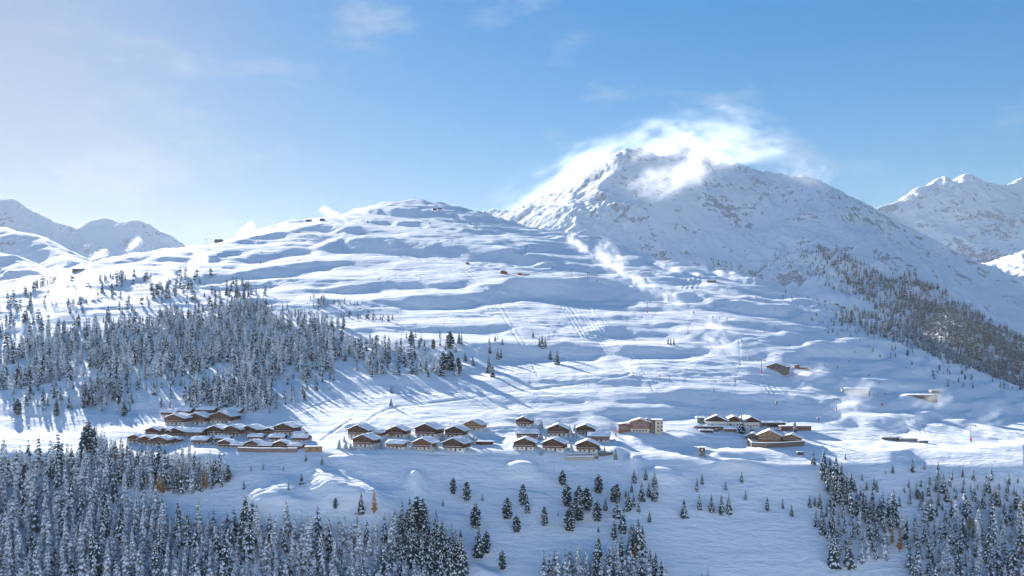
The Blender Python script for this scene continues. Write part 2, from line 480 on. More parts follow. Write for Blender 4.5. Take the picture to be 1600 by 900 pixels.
# groomed and skied tracks pressed into the snow
TRACKS = []
_tr = random.Random(5)
for k in range(8):
    j = [_tr.uniform(-3, 3) for _ in range(7)]
    q0, q1 = _tr.randrange(0, 3), _tr.randrange(5, 8)
    pts = [(842 + 8 * k + j[0], 436), (858 + 7.6 * k + j[1], 455), (872 + 7.3 * k + j[2], 474), (884 + 7.4 * k + j[3], 492), (906 + 7.6 * k + j[4], 528), (930 + 7.2 * k + j[5], 556), (950 + 6.8 * k + j[6], 584)]
    TRACKS.append((pts[q0:q1], _tr.uniform(1.0, 1.5), _tr.uniform(.35, .75)))
for k in range(4):
    TRACKS.append(([(703 + 6 * k + _tr.uniform(-1, 1), 367 + _tr.uniform(0, 5)), (700 + 6 * k, 385), (699 + 6.5 * k + _tr.uniform(-2, 2), 412 - _tr.uniform(0, 8))], 1.1, _tr.uniform(.35, .8)))
for k in range(4):
    TRACKS.append(([(1078 + 8 * k - 6, 428), (1086 + 7 * k - 12, 438), (1066 + 8 * k, 452)], 1.4, 1.0))
for k in range(34):      # single lines left by skiers running down the open slope
    x, y = _tr.uniform(560, 1180), _tr.uniform(400, 590)
    pts, dx = [(x, y)], _tr.uniform(-.2, 1.1)
    for q in range(_tr.randrange(3, 7)):
        dx += _tr.uniform(-.45, .45)
        x += dx * 16 + _tr.uniform(-3, 3); y += _tr.uniform(10, 18)
        if y > 640: break
        pts.append((x, y))
    if len(pts) > 2: TRACKS.append((pts, _tr.uniform(.8, 1.2), _tr.uniform(.22, .45)))
TRACKS += [([(500, 712), (560, 708), (640, 707), (720, 711), (790, 711)], 2.2, .9), ([(745, 690), (800, 694)], 2.0, .7), ([(752, 672), (800, 668), (850, 672), (900, 674), (955, 682)], 2.0, .8), ([(1042, 674), (1075, 676), (1095, 682), (1150, 686)], 2.0, .8), ([(1262, 676), (1320, 672), (1380, 690)], 2.2, .7), ([(200, 705), (300, 703), (350, 708)], 2.0, .7),
           ([(719, 418), (759, 450), (790, 501), (825, 556), (842, 590)], 1.5, .8), ([(726, 418), (767, 450), (798, 501), (833, 556)], 1.3, .6),
           ([(745, 430), (800, 470), (850, 520)], 1.2, .5), ([(985, 584), (1020, 604), (1065, 624)], 1.3, .5), ([(992, 582), (1035, 600), (1075, 618)], 1.2, .45),
           ([(540, 668), (572, 660), (590, 646), (617, 636), (680, 629), (753, 620), (800, 613), (900, 600), (988, 584)], 2.6, 1.1),
           ([(617, 636), (640, 652), (668, 664), (700, 662)], 1.8, .7), ([(620, 638), (690, 652), (725, 661)], 1.8, .7),
           ([(500, 690), (530, 668), (552, 655)], 2.2, .9), ([(440, 650), (480, 640), (510, 628), (540, 620)], 2.2, .8),
           ([(1188, 592), (1200, 610), (1214, 628)], 1.2, .5), ([(1194, 590), (1207, 610), (1220, 628)], 1.2, .5),
           ([(1418, 652), (1436, 668), (1446, 690)], 1.2, .4), ([(1424, 650), (1444, 668), (1454, 690)], 1.2, .4),
           ([(1296, 634), (1283, 642), (1292, 652)], 1.4, .5), ([(700, 845), (780, 855), (850, 866)], 1.6, .3), ([(650, 768), (760, 757), (870, 737), (980, 716), (1080, 703)], 1.8, .35),
           ([(960, 722), (968, 745), (970, 758)], 1.2, .35)]
for pts, w, dep in TRACKS:
    P = np.array(pts, float)
    # a dense smooth curve through the points
    t = np.linspace(0, len(P) - 1, (len(P) - 1) * 14 + 1)
    C = np.stack([np.interp(t, np.arange(len(P)), P[:, 0]), np.interp(t, np.arange(len(P)), P[:, 1])], 1)
    kk = np.hanning(11)[1:-1]; kk /= kk.sum()
    Cp = np.concatenate([np.repeat(C[:1], 4, 0), C, np.repeat(C[-1:], 4, 0)], 0)
    C = np.stack([np.convolve(Cp[:, 0], kk, 'valid'), np.convolve(Cp[:, 1], kk, 'valid')], 1)
    c0, c1 = np.searchsorted(COLPX, C[:, 0].min() - 6), np.searchsorted(COLPX, C[:, 0].max() + 6)
    subpy = GPY[:, c0:c1]
    rr = np.nonzero(((subpy > C[:, 1].min() - 6) & (subpy < C[:, 1].max() + 6)).any(1))[0]
    if len(rr) == 0: continue
    r0, r1 = rr[0], rr[-1] + 1
    gx = GPX[r0:r1, c0:c1]; gy = GPY[r0:r1, c0:c1]
    d2 = np.full(gx.shape, 1e9)
    for (ax, ay), (bx, by) in zip(C[:-1], C[1:]):
        ex, ey = bx - ax, by - ay
        L2 = ex * ex + ey * ey + 1e-9
        tt = np.clip(((gx - ax) * ex + (gy - ay) * ey) / L2, 0, 1)
        d2 = np.minimum(d2, (gx - ax - tt * ex) ** 2 + ((gy - ay - tt * ey) * 1.6) ** 2)
    d = np.sqrt(d2)
    GZ[r0:r1, c0:c1] += .45 * dep * (-np.exp(-(d / w) ** 2) + .45 * np.exp(-((d - 2.1 * w) / (.8 * w)) ** 2))
GPY = PY0 - F * (GZ - CZ) / GY
# what the camera sees of each column, for finding points of the ground
_hull = np.minimum.accumulate(np.where(GY < 380, 1e9, GPY), 0)

def ground_z(x, y):
    x = np.atleast_1d(np.asarray(x, float)); y = np.atleast_1d(np.asarray(y, float))
    px = PX0 + F * x / y
    fc = np.interp(px, COLPX, np.arange(NC)); fr = np.interp(y, ROWD, np.arange(NR))
    c = np.clip(fc.astype(int), 0, NC - 2); r = np.clip(fr.astype(int), 0, NR - 2)
    a, b = fc - c, fr - r
    return (GZ[r, c] * (1 - a) * (1 - b) + GZ[r, c + 1] * a * (1 - b) + GZ[r + 1, c] * (1 - a) * b + GZ[r + 1, c + 1] * a * b)

def at(px, py):
    """the point of the hill that stands at this place of the photograph"""
    c = int(np.clip(np.searchsorted(COLPX, px), 1, NC - 1))
    a = (px - COLPX[c - 1]) / (COLPX[c] - COLPX[c - 1])
    col = GPY[:, c - 1] * (1 - a) + GPY[:, c] * a
    r = np.nonzero((col <= py) & (ROWD > 385))[0]
    r = int(r[0]) if len(r) else int(np.argmin(np.where(ROWD < 3400, col, 1e9)))
    r = max(r, 1)
    p0, p1 = col[r - 1], col[r]
    t = 0 if abs(p1 - p0) < 1e-6 else min(max((py - p0) / (p1 - p0), 0), 1)
    D = ROWD[r - 1] + t * (ROWD[r] - ROWD[r - 1])
    x = (px - PX0) / F * D
    return Vector((x, D, float(ground_z(x, D)[0])))

grid_object('ground', GX, GY, GZ, M_SNOW)

# the valley under the camera, unseen, its sunny far side added to bounce light
def unseen_valley():
    y = np.concatenate([np.linspace(-4200, -500, 50), np.linspace(-440, 232, 24)])
    t = np.linspace(-1, 1, 90)
    Y = np.repeat(y[:, None], len(t), 1)
    X = t[None, :] * 4600 * (0.25 + .75 * np.clip((260 - Y) / 1400, 0, 1))
    near_z = np.interp(X[0] * 0, [0, 1], [0, 0])
    up = np.clip(-Y - 650, 0, None)
    Z = -225 + .40 * up + 60 * fbm(X / 500, Y / 500, 4) * sstep(300, 900, -Y) - .035 * np.clip(-Y, 0, 650)
    w = sstep(-500, 230, Y)
    edge = -168.0 + 0 * Y
    Z = Z * (1 - w) + (edge - 14) * w
    grid_object('unseen_valley', X, Y, Z, M_VALLEY)
M_VALLEY = make_rock_snow('far_side_snow_and_wood', 0.006, 0.90, 0.55, 1.16)
unseen_valley()

# ------------------------------------------------------------------ mountains: ridge lines with slopes falling off them
def P3(px, py, D):
    return ((px - PX0) / F * D, D, CZ + (PY0 - py) / F * D)

def ridge_height(X, Y, ridges):
    """each ridge: list of (px,py,D), slope of its sides, roundness in metres"""
    H = np.full(X.shape, -1e4)
    for pts, slope, rnd in ridges:
        Q = [P3(*p) for p in pts]
        best = np.full(X.shape, -1e4)
        for a, b in zip(Q[:-1], Q[1:]):
            ex, ey = b[0] - a[0], b[1] - a[1]
            L2 = ex * ex + ey * ey + 1e-6
            t = np.clip(((X - a[0]) * ex + (Y - a[1]) * ey) / L2, 0, 1)
            d = np.hypot(X - a[0] - t * ex, Y - a[1] - t * ey)
            h = a[2] + t * (b[2] - a[2]) - slope * (np.sqrt(d * d + rnd * rnd) - rnd)
            best = np.maximum(best, h)
        k = 26.0
        hi = np.maximum(H, best)
        H = hi + k * np.log1p(np.exp(-np.abs(H - best) / k)) * np.where(np.abs(H - best) < 400, 1, 0) * .6
    return H

def mountain(name, px0, px1, nc, d0, d1, nr, ridges, mat, amp, scale, base=-120):
    px = np.linspace(px0, px1, nc); D = d0 * (d1 / d0) ** np.linspace(0, 1, nr)
    X = (px[None, :] - PX0) / F * D[:, None]; Y = np.repeat(D[:, None], nc, 1)
    wx = X + 60 * fbm(X / 400, Y / 400, 3); wy = Y + 60 * fbm(X / 400 + 50, Y / 400, 3)
    Z = ridge_height(wx, wy, ridges)
    flank = sstep(0, 260, ridge_height(X, Y, ridges).max() - Z)
    rg = ridged(X / scale, Y / scale, 7, .6)
    gully = ridged((X + .25 * Y) / (scale * .28) + 3, (Y - .2 * X) / (scale * 1.5) + 8, 5, .6)
    crag = ridged(X / (scale * .12), Y / (scale * .16), 4, .6)
    zone = sstep(-.1, .45, fbm(X / (scale * .8) + 21, Y / (scale * .8), 3))
    Z = Z + amp * (rg - .52) + amp * (.35 + .5 * zone) * (gully - .45) + amp * .42 * (.25 + zone) * (crag - .4)
    Z = np.maximum(Z, base)
    o = grid_object(name, X, Y, Z, mat)
    return o, px, D, Z

MASSIF = [
    ([(700, 352, 6400), (770, 334, 6200), (800, 324, 6050), (850, 305, 5900), (900, 285, 5800), (930, 270, 5750), (955, 256, 5700), (976, 239, 5600), (992, 237, 5550),
      (1018, 256, 5600), (1036, 240, 5650), (1052, 226, 5700), (1090, 240, 5700), (1150, 257, 5600), (1200, 272, 5500), (1236, 282, 5420)], .70, 20),
    ([(1236, 282, 5420), (1262, 296, 5250), (1290, 322, 4950), (1330, 357, 4550), (1365, 381, 4250), (1400, 405, 3950), (1440, 430, 3700), (1500, 465, 3450), (1560, 500, 3250), (1620, 536, 3050), (1800, 620, 2700)], .86, 12),
    ([(985, 238, 5560), (960, 300, 5150), (930, 345, 4800), (880, 385, 4400)], .58, 40),
    ([(1052, 228, 5690), (1082, 300, 5200), (1058, 335, 4950), (1020, 376, 4600), (985, 400, 4350), (960, 420, 4100)], .66, 16),
    ([(1082, 300, 5200), (1128, 345, 4850), (1168, 392, 4550), (1200, 430, 4250)], .75, 25),
    ([(1160, 258, 5600), (1175, 320, 5200), (1215, 372, 4800), (1240, 410, 4450)], .70, 40),
    ([(1244, 276, 5390), (1262, 330, 4850), (1290, 384, 4200), (1330, 410, 3850), (1380, 436, 3600), (1430, 466, 3350), (1500, 505, 3000), (1600, 560, 2700)], .55, 60),
    ([(1290, 314, 4940), (1322, 360, 4450), (1352, 392, 4150), (1390, 420, 3850)], .72, 25),
]
_, MPX, MD, MZ = mountain('mountain', 640, 1840, 520, 2300, 7600, 380, MASSIF, M_PEAK, 55, 900)
EAST = [
    ([(1240, 365, 8250), (1300, 345, 8412), (1345, 333, 8533), (1372, 325, 8606), (1400, 315, 8682), (1422, 306, 8741), (1440, 291, 8790), (1458, 285, 8838), (1473, 277, 8879), (1486, 288, 8914), (1496, 281, 8941),
      (1508, 271, 8973), (1522, 283, 9011), (1545, 286, 9073), (1562, 289, 9119), (1582, 284, 9173), (1602, 278, 9227), (1660, 268, 9384), (1860, 300, 9924)], .74, 25),
    ([(1473, 277, 8879), (1500, 330, 8500)], .8, 60),
]
mountain('mountain_east', 1200, 1880, 300, 5600, 10500, 200, EAST, M_FAR, 42, 700)
SPUR = [
    ([(1900, 330, 5600), (1700, 372, 6000), (1640, 384, 6000), (1600, 397, 6050), (1560, 410, 6100), (1520, 425, 6200), (1494, 440, 6400), (1470, 470, 6500)], .46, 160),
    ([(1600, 397, 6050), (1575, 445, 5500), (1590, 500, 4900)], .55, 60),
    ([(1560, 410, 6100), (1530, 450, 5600), (1540, 490, 5200)], .5, 60),
]
mountain('mountain_spur', 1400, 1880, 220, 4200, 6900, 160, SPUR, M_FAR, 45, 500)
WEST = [
    ([(-320, 300, 9000), (-180, 318, 9000), (-80, 300, 9000), (-30, 318, 9000), (0, 314, 8900), (12, 313, 8900), (24, 322, 8900), (45, 329, 8850), (62, 341, 8800), (92, 351, 8800), (118, 358, 8900), (142, 350, 9100), (160, 340, 9200),
      (172, 343, 9200), (190, 353, 9100), (200, 346, 9000), (213, 345, 8900), (226, 355, 8800), (244, 367, 8700), (262, 385, 8500), (330, 420, 8300)], .6, 25),
    ([(12, 313, 8900), (40, 360, 8100), (90, 400, 7300)], .6, 60), ([(160, 340, 9200), (150, 380, 8300), (170, 420, 7600)], .6, 60),
    ([(213, 345, 8900), (220, 385, 8200), (210, 420, 7700)], .6, 60), ([(-80, 300, 9000), (-60, 360, 8000), (-20, 410, 7200)], .6, 60),
]
mountain('mountain_west', -340, 420, 320, 5800, 10500, 200, WEST, M_FAR, 42, 800)
WSPUR = [
    ([(-340, 330, 6200), (-120, 345, 6000), (-20, 352, 5800), (35, 364, 5400), (70, 380, 5100), (100, 398, 4800), (122, 411, 4500), (150, 440, 4300)], .5, 70),
    ([(-340, 360, 4500), (-120, 376, 4300), (-30, 386, 4100), (10, 398, 3900), (45, 422, 3600), (70, 445, 3400)], .48, 60),
]
mountain('mountain_spur.001', -340, 300, 200, 2900, 6800, 140, WSPUR, M_FAR, 18, 700)

# ------------------------------------------------------------------ trees
def needle_mat(name, dark, light):
    m, nt, b, out = new_mat(name)
    v, g = pos_vec(nt)
    n = noise_node(nt, v, 1.7, 3, .6)
    oi = nt.nodes.new('ShaderNodeObjectInfo')
    a = nd(nt, 'ShaderNodeMath', operation='MULTIPLY_ADD'); a.inputs[1].default_value = .25
    nt.links.new(oi.outputs['Random'], a.inputs[0]); nt.links.new(n.outputs['Fac'], a.inputs[2])
    c = ramp_node(nt, a.outputs[0], [(.35, dark), (.85, light)])
    nt.links.new(c.outputs['Color'], b.inputs['Base Color'])
    b.inputs['Roughness'].default_value = .9
    b.inputs['Specular IOR Level'].default_value = .05
    return m
M_NEEDLE = needle_mat('spruce_needles', (.020, .044, .050), (.050, .088, .098))
M_FROST = needle_mat('frosted_needles', (.11, .15, .17), (.36, .42, .455))
M_LARCH = needle_mat('larch_needles', (.34, .17, .04), (.55, .30, .08))
def plain_mat(name, color, rough=.8, var=.25, scale=1.0, spec=.15):
    m, nt, b, out = new_mat(name)
    v, g = pos_vec(nt)
    n = noise_node(nt, v, scale, 4, .6)
    lo = tuple(c * (1 - var) for c in color); hi = tuple(min(1, c * (1 + var)) for c in color)
    c = ramp_node(nt, n.outputs['Fac'], [(.3, lo), (.7, hi)])
    nt.links.new(c.outputs['Color'], b.inputs['Base Color'])
    b.inputs['Roughness'].default_value = rough
    b.inputs['Specular IOR Level'].default_value = spec
    return m
M_BARK = plain_mat('bark', (.09, .07, .055), .95, .3, 2.0)
M_TREESNOW = plain_mat('snow_on_branches', (.80, .83, .87), .9, .06, .8, .03)

def tree_geometry(seed, levels, nb0, nb1, profile, droop, snow_p, width, detail, z0=.05, pad=.72):
    """crown blades and snow pads of a tree one metre tall; returns (verts, tris) of each"""
    r_ = np.random.default_rng(seed)
    cv, cf, sv, sf = [], [], [], []
    lean = r_.normal(0, .012, 2)
    for i in range(levels):
        t = (i + r_.uniform(-.3, .3)) / levels
        z = z0 + (1 - z0 - .015) * max(t, 0) ** .92
        rad = profile(z) * r_.uniform(.82, 1.12)
        nb = max(3, int(round(nb0 + (nb1 - nb0) * z)))
        a0 = r_.uniform(0, 6.28)
        for k in range(nb):
            if r_.random() < .07 and z < .85: continue
            a = a0 + (k + r_.uniform(-.3, .3)) * 6.2832 / nb
            L = rad * r_.uniform(.72, 1.14)
            w = width * L * r_.uniform(.8, 1.2) + .006
            zz = z + r_.uniform(-.5, .5) / levels * .7
            dz = droop * L * r_.uniform(.7, 1.3)
            ca, sa = math.cos(a), math.sin(a)
            ox, oy = lean[0] * z, lean[1] * z
            def P(u, s, h): # along the branch, across it, height
                return (ox + ca * u - sa * s, oy + sa * u + ca * s, h)
            root = P(.0, 0, zz + .012)
            mid = P(.5 * L, 0, zz + .012 - .28 * dz)
            ml, mr = P(.46 * L, w, zz - .40 * dz - .35 * w), P(.52 * L, -w, zz - .40 * dz - .35 * w)
            tip = P(L, 0, zz - dz)
            n = len(cv)
            if detail:
                tl, tr = P(.80 * L, .62 * w, zz - .86 * dz - .3 * w), P(.76 * L, -.66 * w, zz - .84 * dz - .3 * w)
                md = P(.78 * L, 0, zz - .58 * dz)
                hang = P(.66 * L, r_.uniform(-.3, .3) * w, zz - 1.05 * dz - .55 * w)
                cv += [root, ml, mid, mr, tl, md, tr, tip, hang]
                cf += [(n, n + 2, n + 1), (n, n + 3, n + 2), (n + 1, n + 2, n + 5), (n + 1, n + 5, n + 4), (n + 2, n + 3, n + 6), (n + 2, n + 6, n + 5),
                       (n + 4, n + 5, n + 7), (n + 5, n + 6, n + 7), (n + 1, n + 4, n + 8), (n + 3, n + 8, n + 6)]
            else:
                cv += [root, ml, mid, mr, tip]
                cf += [(n, n + 2, n + 1), (n, n + 3, n + 2), (n + 1, n + 2, n + 4), (n + 2, n + 3, n + 4)]
            if r_.random() < snow_p:
                s = len(sv); up = .006 + .05 * w; pw = pad * w * r_.uniform(.6, 1.1)
                u0, u1 = r_.uniform(.22, .38) * L, r_.uniform(.86, 1.0) * L
                um = .62 * L
                sv += [P(u0, 0, zz + up + .01 - .10 * dz), P(um, pw, zz + up - .46 * dz - .28 * pw), P(um, 0, zz + up * 1.6 + .008 - .36 * dz), P(um, -pw, zz + up - .46 * dz - .28 * pw), P(u1, 0, zz + up - .86 * dz)]
                sf += [(s, s + 2, s + 1), (s, s + 3, s + 2), (s + 1, s + 2, s + 4), (s + 2, s + 3, s + 4)]
    # leader at the top
    n = len(cv); zt = .95
    for k in range(3):
        a = k * 2.094
        cv.append((.02 * math.cos(a), .02 * math.sin(a), zt))
    cv.append((0, 0, 1.0))
    cf += [(n, n + 1, n + 3), (n + 1, n + 2, n + 3), (n + 2, n, n + 3)]
    return (np.array(cv), np.array(cf)), (np.array(sv).reshape(-1, 3), np.array(sf).reshape(-1, 3))

def trunk_geometry(sides=6, r=.013, top=.9):
    v, f = [], []
    for j, (z, rr) in enumerate(((-.06, r * 1.5), (.03, r * 1.1), (top, r * .25))):
        for k in range(sides):
            a = k * 2 * math.pi / sides
            v.append((rr * math.cos(a), rr * math.sin(a), z))
    for j in range(2):
        for k in range(sides):
            a, b = j * sides + k, j * sides + (k + 1) % sides
            f += [(a, b, b + sides), (a, b + sides, a + sides)]
    return np.array(v), np.array(f)

spruce_prof = lambda z: .245 * (1 - z) ** .70 * (.55 + .45 * min(1, z / .12)) + .004
slim_prof = lambda z: .20 * (1 - z) ** .62 * (.6 + .4 * min(1, z / .12)) + .004
pine_prof = lambda z: .245 * max(0.0, math.sin(math.pi * min(1, (.16 + .84 * z)) ** 1.05)) ** .55 + .006
larch_prof = lambda z: .19 * (1 - z) ** .65 * min(1, z / .22) + .005

def mesh_from(name, geo, mats, idx=None):
    v, f = geo
    me = bpy.data.meshes.new(name)
    me.from_pydata(v.tolist(), [], f.tolist())
    for m in mats: me.materials.append(m)
    if idx is not None: me.polygons.foreach_set('material_index', np.asarray(idx, np.int32))
    me.update()
    return me

TRUNK_GEO = trunk_geometry()
TREE_KINDS = {}      # kind -> list of (crown geo, snow geo) near and far
def add_kind(kind, n, prof, droop, snow_p, width, nb, lev, needle, flevels, pad=.72, z0=.05):
    near, far = [], []
    for i in range(n):
        near.append(tree_geometry(hash_seed(kind, i), lev, nb[0], nb[1], prof, droop, snow_p, width, True, z0, pad))
        far.append(tree_geometry(hash_seed(kind, i) + 500, flevels, max(5, nb[0] - 3), 4, prof, droop, min(1, snow_p * 1.05), width * 1.35, False, z0, pad))
    TREE_KINDS[kind] = dict(near=near, far=far, needle=needle, meshes=None)
def hash_seed(kind, i):
    return sum(ord(c) * (k + 3) for k, c in enumerate(kind)) * 13 + i * 101
add_kind('spruce', 4, spruce_prof, .62, .72, .30, (10, 5), 17, M_NEEDLE, 9)
add_kind('slim', 4, slim_prof, .75, .66, .34, (9, 5), 18, M_NEEDLE, 9)
add_kind('frosted', 4, slim_prof, .80, .84, .36, (9, 5), 18, M_FROST, 9, .95)
add_kind('pine', 4, pine_prof, .22, .6, .36, (9, 6), 15, M_NEEDLE, 8, .6, .07)
add_kind('larch', 3, larch_prof, .05, .10, .26, (8, 5), 17, M_LARCH, 9, .5, .12)
for k, T in TREE_KINDS.items():
    T['meshes'] = []
    for i, (c, s) in enumerate(T['near']):
        T['meshes'].append((mesh_from('trunk', TRUNK_GEO, [M_BARK]), mesh_from('crown', c, [T['needle']]), mesh_from('snow_cover', s, [M_TREESNOW])))

WHAT = {'spruce': 'spruce_tree', 'slim': 'spruce_tree', 'frosted': 'spruce_tree', 'pine': 'pine_tree', 'larch': 'larch_tree'}
def build_tree(p, h, kind, label, group=None, wide=1.0):
    T = TREE_KINDS[kind]
    me = T['meshes'][random.randrange(len(T['meshes']))]
    e = bpy.data.objects.new(WHAT[kind], None)
    e.empty_display_size = .5
    COL.objects.link(e)
    e.location = p
    e.rotation_euler = (0, 0, random.uniform(0, 6.28))
    s = wide * random.uniform(.80, 1.22) * (1.9 if kind == 'frosted' and h < 8 else 1)
    e.scale = (h * s, h * s, h)
    for name, m in zip(('trunk', 'crown', 'snow_cover'), me):
        o = bpy.data.objects.new(name, m)
        COL.objects.link(o)
        o.parent = e
        if name == 'snow_cover': o['kind'] = 'stuff'
    tag(e, label, 'tree', group)
    return e

def in_poly(px, py, poly):
    P = np.array(poly, float)
    inside = np.zeros(len(px), bool)
    j = len(P) - 1
    for i in range(len(P)):
        xi, yi, xj, yj = P[i, 0], P[i, 1], P[j, 0], P[j, 1]
        c = ((yi > py) != (yj > py)) & (px < (xj - xi) * (py - yi) / (yj - yi + 1e-12) + xi)
        inside ^= c
        j = i
    return inside

TREES = []          # every scattered tree: dict(p, h, kind, zone)
_cell = {}
def _free(x, y, r):
    k = 6.0
    i, j = int(x // k), int(y // k); n = int(r // k) + 1
    for a in range(i - n, i + n + 1):
        for b in range(j - n, j + n + 1):
            for (u, v, rr) in _cell.get((a, b), ()):
                if (u - x) ** 2 + (v - y) ** 2 < (.5 * (r + rr)) ** 2: return False
    return True
def _take(x, y, r):
    _cell.setdefault((int(x // 6.0), int(y // 6.0)), []).append((x, y, r))

def scatter(zone, poly, n, spacing, hrange, kinds, d0, d1, clump=None, power=1.0):
    P = np.array(poly, float)
    m = 40000
    px = rng.uniform(P[:, 0].min(), P[:, 0].max(), m)
    D = np.sqrt(rng.uniform(d0 * d0, d1 * d1, m))
    x = (px - PX0) / F * D
    z = ground_z(x, D)
    py = PY0 - F * (z - CZ) / D
    ok = in_poly(px, py, poly)
    if clump:
        c = fbm(x / clump[0] + 3, D / clump[0] + 9, 3)
        ok &= c + rng.uniform(-.12, .12, m) > clump[1]
    idx = np.nonzero(ok)[0]
    k = 0
    for i in idx:
        if k >= n: break
        h = hrange[0] + (hrange[1] - hrange[0]) * rng.random() ** power
        r = spacing * (.6 + .4 * h / hrange[1])
        if not _free(x[i], D[i], r): continue
        _take(x[i], D[i], r)
        kd = kinds[int(rng.integers(len(kinds)))]
        TREES.append(dict(p=(x[i], D[i], z[i] - .15), h=h, kind=kd, zone=zone, px=px[i], py=py[i]))
        k += 1
    return k

# trees standing by themselves, read off the photograph one by one: column, row of the foot, height in rows, kind
SOLO = [
    (708, 771, 27, 'pine'), (729, 782, 31, 'pine'), (743, 824, 39, 'pine'), (748, 869, 48, 'spruce'), (760, 863, 36, 'pine'), (785, 889, 31, 'pine'),
    (793, 810, 34, 'pine'), (807, 831, 28, 'pine'), (817, 789, 35, 'pine'), (824, 800, 28, 'spruce'), (851, 821, 32, 'pine'), (879, 758, 25, 'pine'), (935, 770, 30, 'pine'),
    (692, 790, 12, 'spruce'), (754, 782, 10, 'spruce'), (872, 806, 8, 'slim'), (935, 831, 10, 'spruce'), (1015, 815, 19, 'spruce'),
    (1069, 808, 30, 'spruce'), (1089, 767, 22, 'slim'), (1097, 756, 17, 'slim'), (1093, 795, 24, 'spruce'), (1112, 799, 28, 'spruce'), (1127, 803, 32, 'spruce'), (1139, 802, 33, 'spruce'),
    (1159, 753, 17, 'slim'), (1134, 765, 14, 'slim'), (1165, 780, 15, 'slim'), (1199, 797, 22, 'spruce'), (1223, 794, 17, 'spruce'), (1237, 806, 19, 'spruce'),
    (1265, 792, 20, 'spruce'), (1273, 790, 14, 'slim'), (1281, 793, 24, 'spruce'), (1299, 790, 26, 'spruce'), (1321, 718, 10, 'spruce'),
    (1347, 750, 11, 'slim'), (1354, 766, 18, 'slim'), (1366, 763, 18, 'slim'), (1370, 767, 18, 'slim'), (1395, 739, 16, 'spruce'), (1384, 740, 8, 'slim'), (1426, 737, 22, 'spruce'), (1444, 733, 12, 'spruce'),
    (1466, 733, 12, 'spruce'), (1504, 745, 16, 'slim'), (1420, 761, 14, 'spruce'), (1413, 769, 9, 'slim'), (1396, 804, 40, 'spruce'),
    (392, 736, 12, 'slim'), (411, 734, 12, 'slim'), (443, 735, 8, 'slim'), (471, 757, 19, 'slim'), (451, 766, 15, 'slim'), (478, 720, 12, 'spruce'), (503, 726, 14, 'spruce'), (381, 764, 15, 'slim'),
    (524, 794, 18, 'pine'), (564, 801, 32, 'spruce'), (585, 803, 40, 'larch'), (356, 752, 27, 'pine'),
    (833, 527, 10, 'spruce'), (843, 542, 17, 'slim'), (847, 544, 21, 'slim'), (852, 543, 18, 'slim'), (860, 562, 17, 'spruce'), (870, 569, 23, 'spruce'), (783, 559, 17, 'slim'), (778, 561, 20, 'spruce'),
    (765, 552, 18, 'spruce'), (764, 581, 28, 'spruce'), (770, 589, 21, 'spruce'), (739, 571, 16, 'spruce'), (727, 564, 15, 'spruce'), (611, 614, 14, 'spruce'), (611, 634, 13, 'spruce'),
    (1044, 538, 12, 'slim'), (1048, 539, 13, 'slim'), (1053, 539, 12, 'slim'), (1115, 612, 6, 'slim'),
    (298, 644, 18, 'spruce'), (334, 695, 24, 'spruce'), (138, 707, 50, 'pine'), (147, 704, 40, 'slim'), (131, 706, 42, 'slim'),
    (530, 700, 15, 'frosted'), (540, 701, 13, 'frosted'), (585, 703, 12, 'frosted'), (595, 701, 14, 'slim'), (637, 700, 14, 'frosted'), (674, 706, 13, 'frosted'), (731, 694, 21, 'frosted'), (740, 694, 15, 'frosted'),
    (639, 686, 14, 'larch'), (612, 683, 18, 'larch'), (846, 710, 9, 'frosted'), (891, 689, 20, 'frosted'), (893, 704, 14, 'frosted'), (936, 704, 14, 'spruce'), (945, 706, 11, 'spruce'), (962, 717, 16, 'spruce'),
    (1159, 677, 30, 'spruce'), (1242, 680, 24, 'spruce'), (1103, 715, 7, 'frosted'), (846, 668, 12, 'frosted'), (696, 690, 12, 'frosted'), (553, 702, 10, 'frosted'),
    (1375, 558, 5, 'pine'), (1399, 558, 8, 'spruce'), (1418, 556, 11, 'pine'), (1425, 570, 8, 'spruce'), (1309, 575, 6, 'spruce'), (1503, 585, 8, 'pine'), (1508, 593, 9, 'pine'), (1520, 606, 11, 'spruce'),
    (538, 690, 9, 'frosted'),
    (548, 702, 11, 'frosted'),
    (602, 690, 9, 'frosted'),
    (630, 691, 11, 'frosted'),
    (645, 701, 10, 'frosted'),
    (652, 690, 12, 'frosted'),
    (683, 701, 12, 'frosted'),
    (690, 689, 10, 'frosted'),
    (697, 703, 11, 'frosted'),
    (728, 703, 10, 'frosted'),
    (745, 691, 10, 'frosted'),
    (577, 703, 8, 'frosted'),
    (803, 700, 9, 'frosted'),
    (838, 701, 9, 'frosted'),
    (845, 686, 12, 'frosted'),
    (853, 691, 11, 'frosted'),
    (884, 700, 12, 'frosted'),
    (900, 684, 13, 'frosted'),
    (903, 697, 12, 'frosted'),
    (934, 699, 9, 'frosted'),
    (890, 676, 13, 'frosted'),
    (898, 672, 10, 'frosted'),
    (842, 673, 12, 'frosted'),
    (1152, 677, 9, 'frosted'),
    (1166, 678, 10, 'frosted'),
    (1186, 666, 13, 'frosted'),
    (1130, 673, 7, 'frosted'),
    (327, 690, 10, 'frosted'),
    (352, 662, 10, 'frosted'),
    (368, 654, 11, 'frosted'),
    (962, 682, 7, 'frosted'),
    (28, 648, 26, 'pine'), (88, 650, 22, 'pine'), (194, 650, 20, 'pine'), (75, 634, 18, 'slim'), (46, 624, 14, 'slim'), (112, 640, 12, 'slim'),
]
for (px, py, h, kd) in SOLO:
    p = at(px, py)
    hh = h / F * p.y
    _take(p.x, p.y, 3.0)
    TREES.append(dict(p=(p.x, p.y, p.z - .15), h=hh, kind=kd, zone='solo', px=px, py=py))
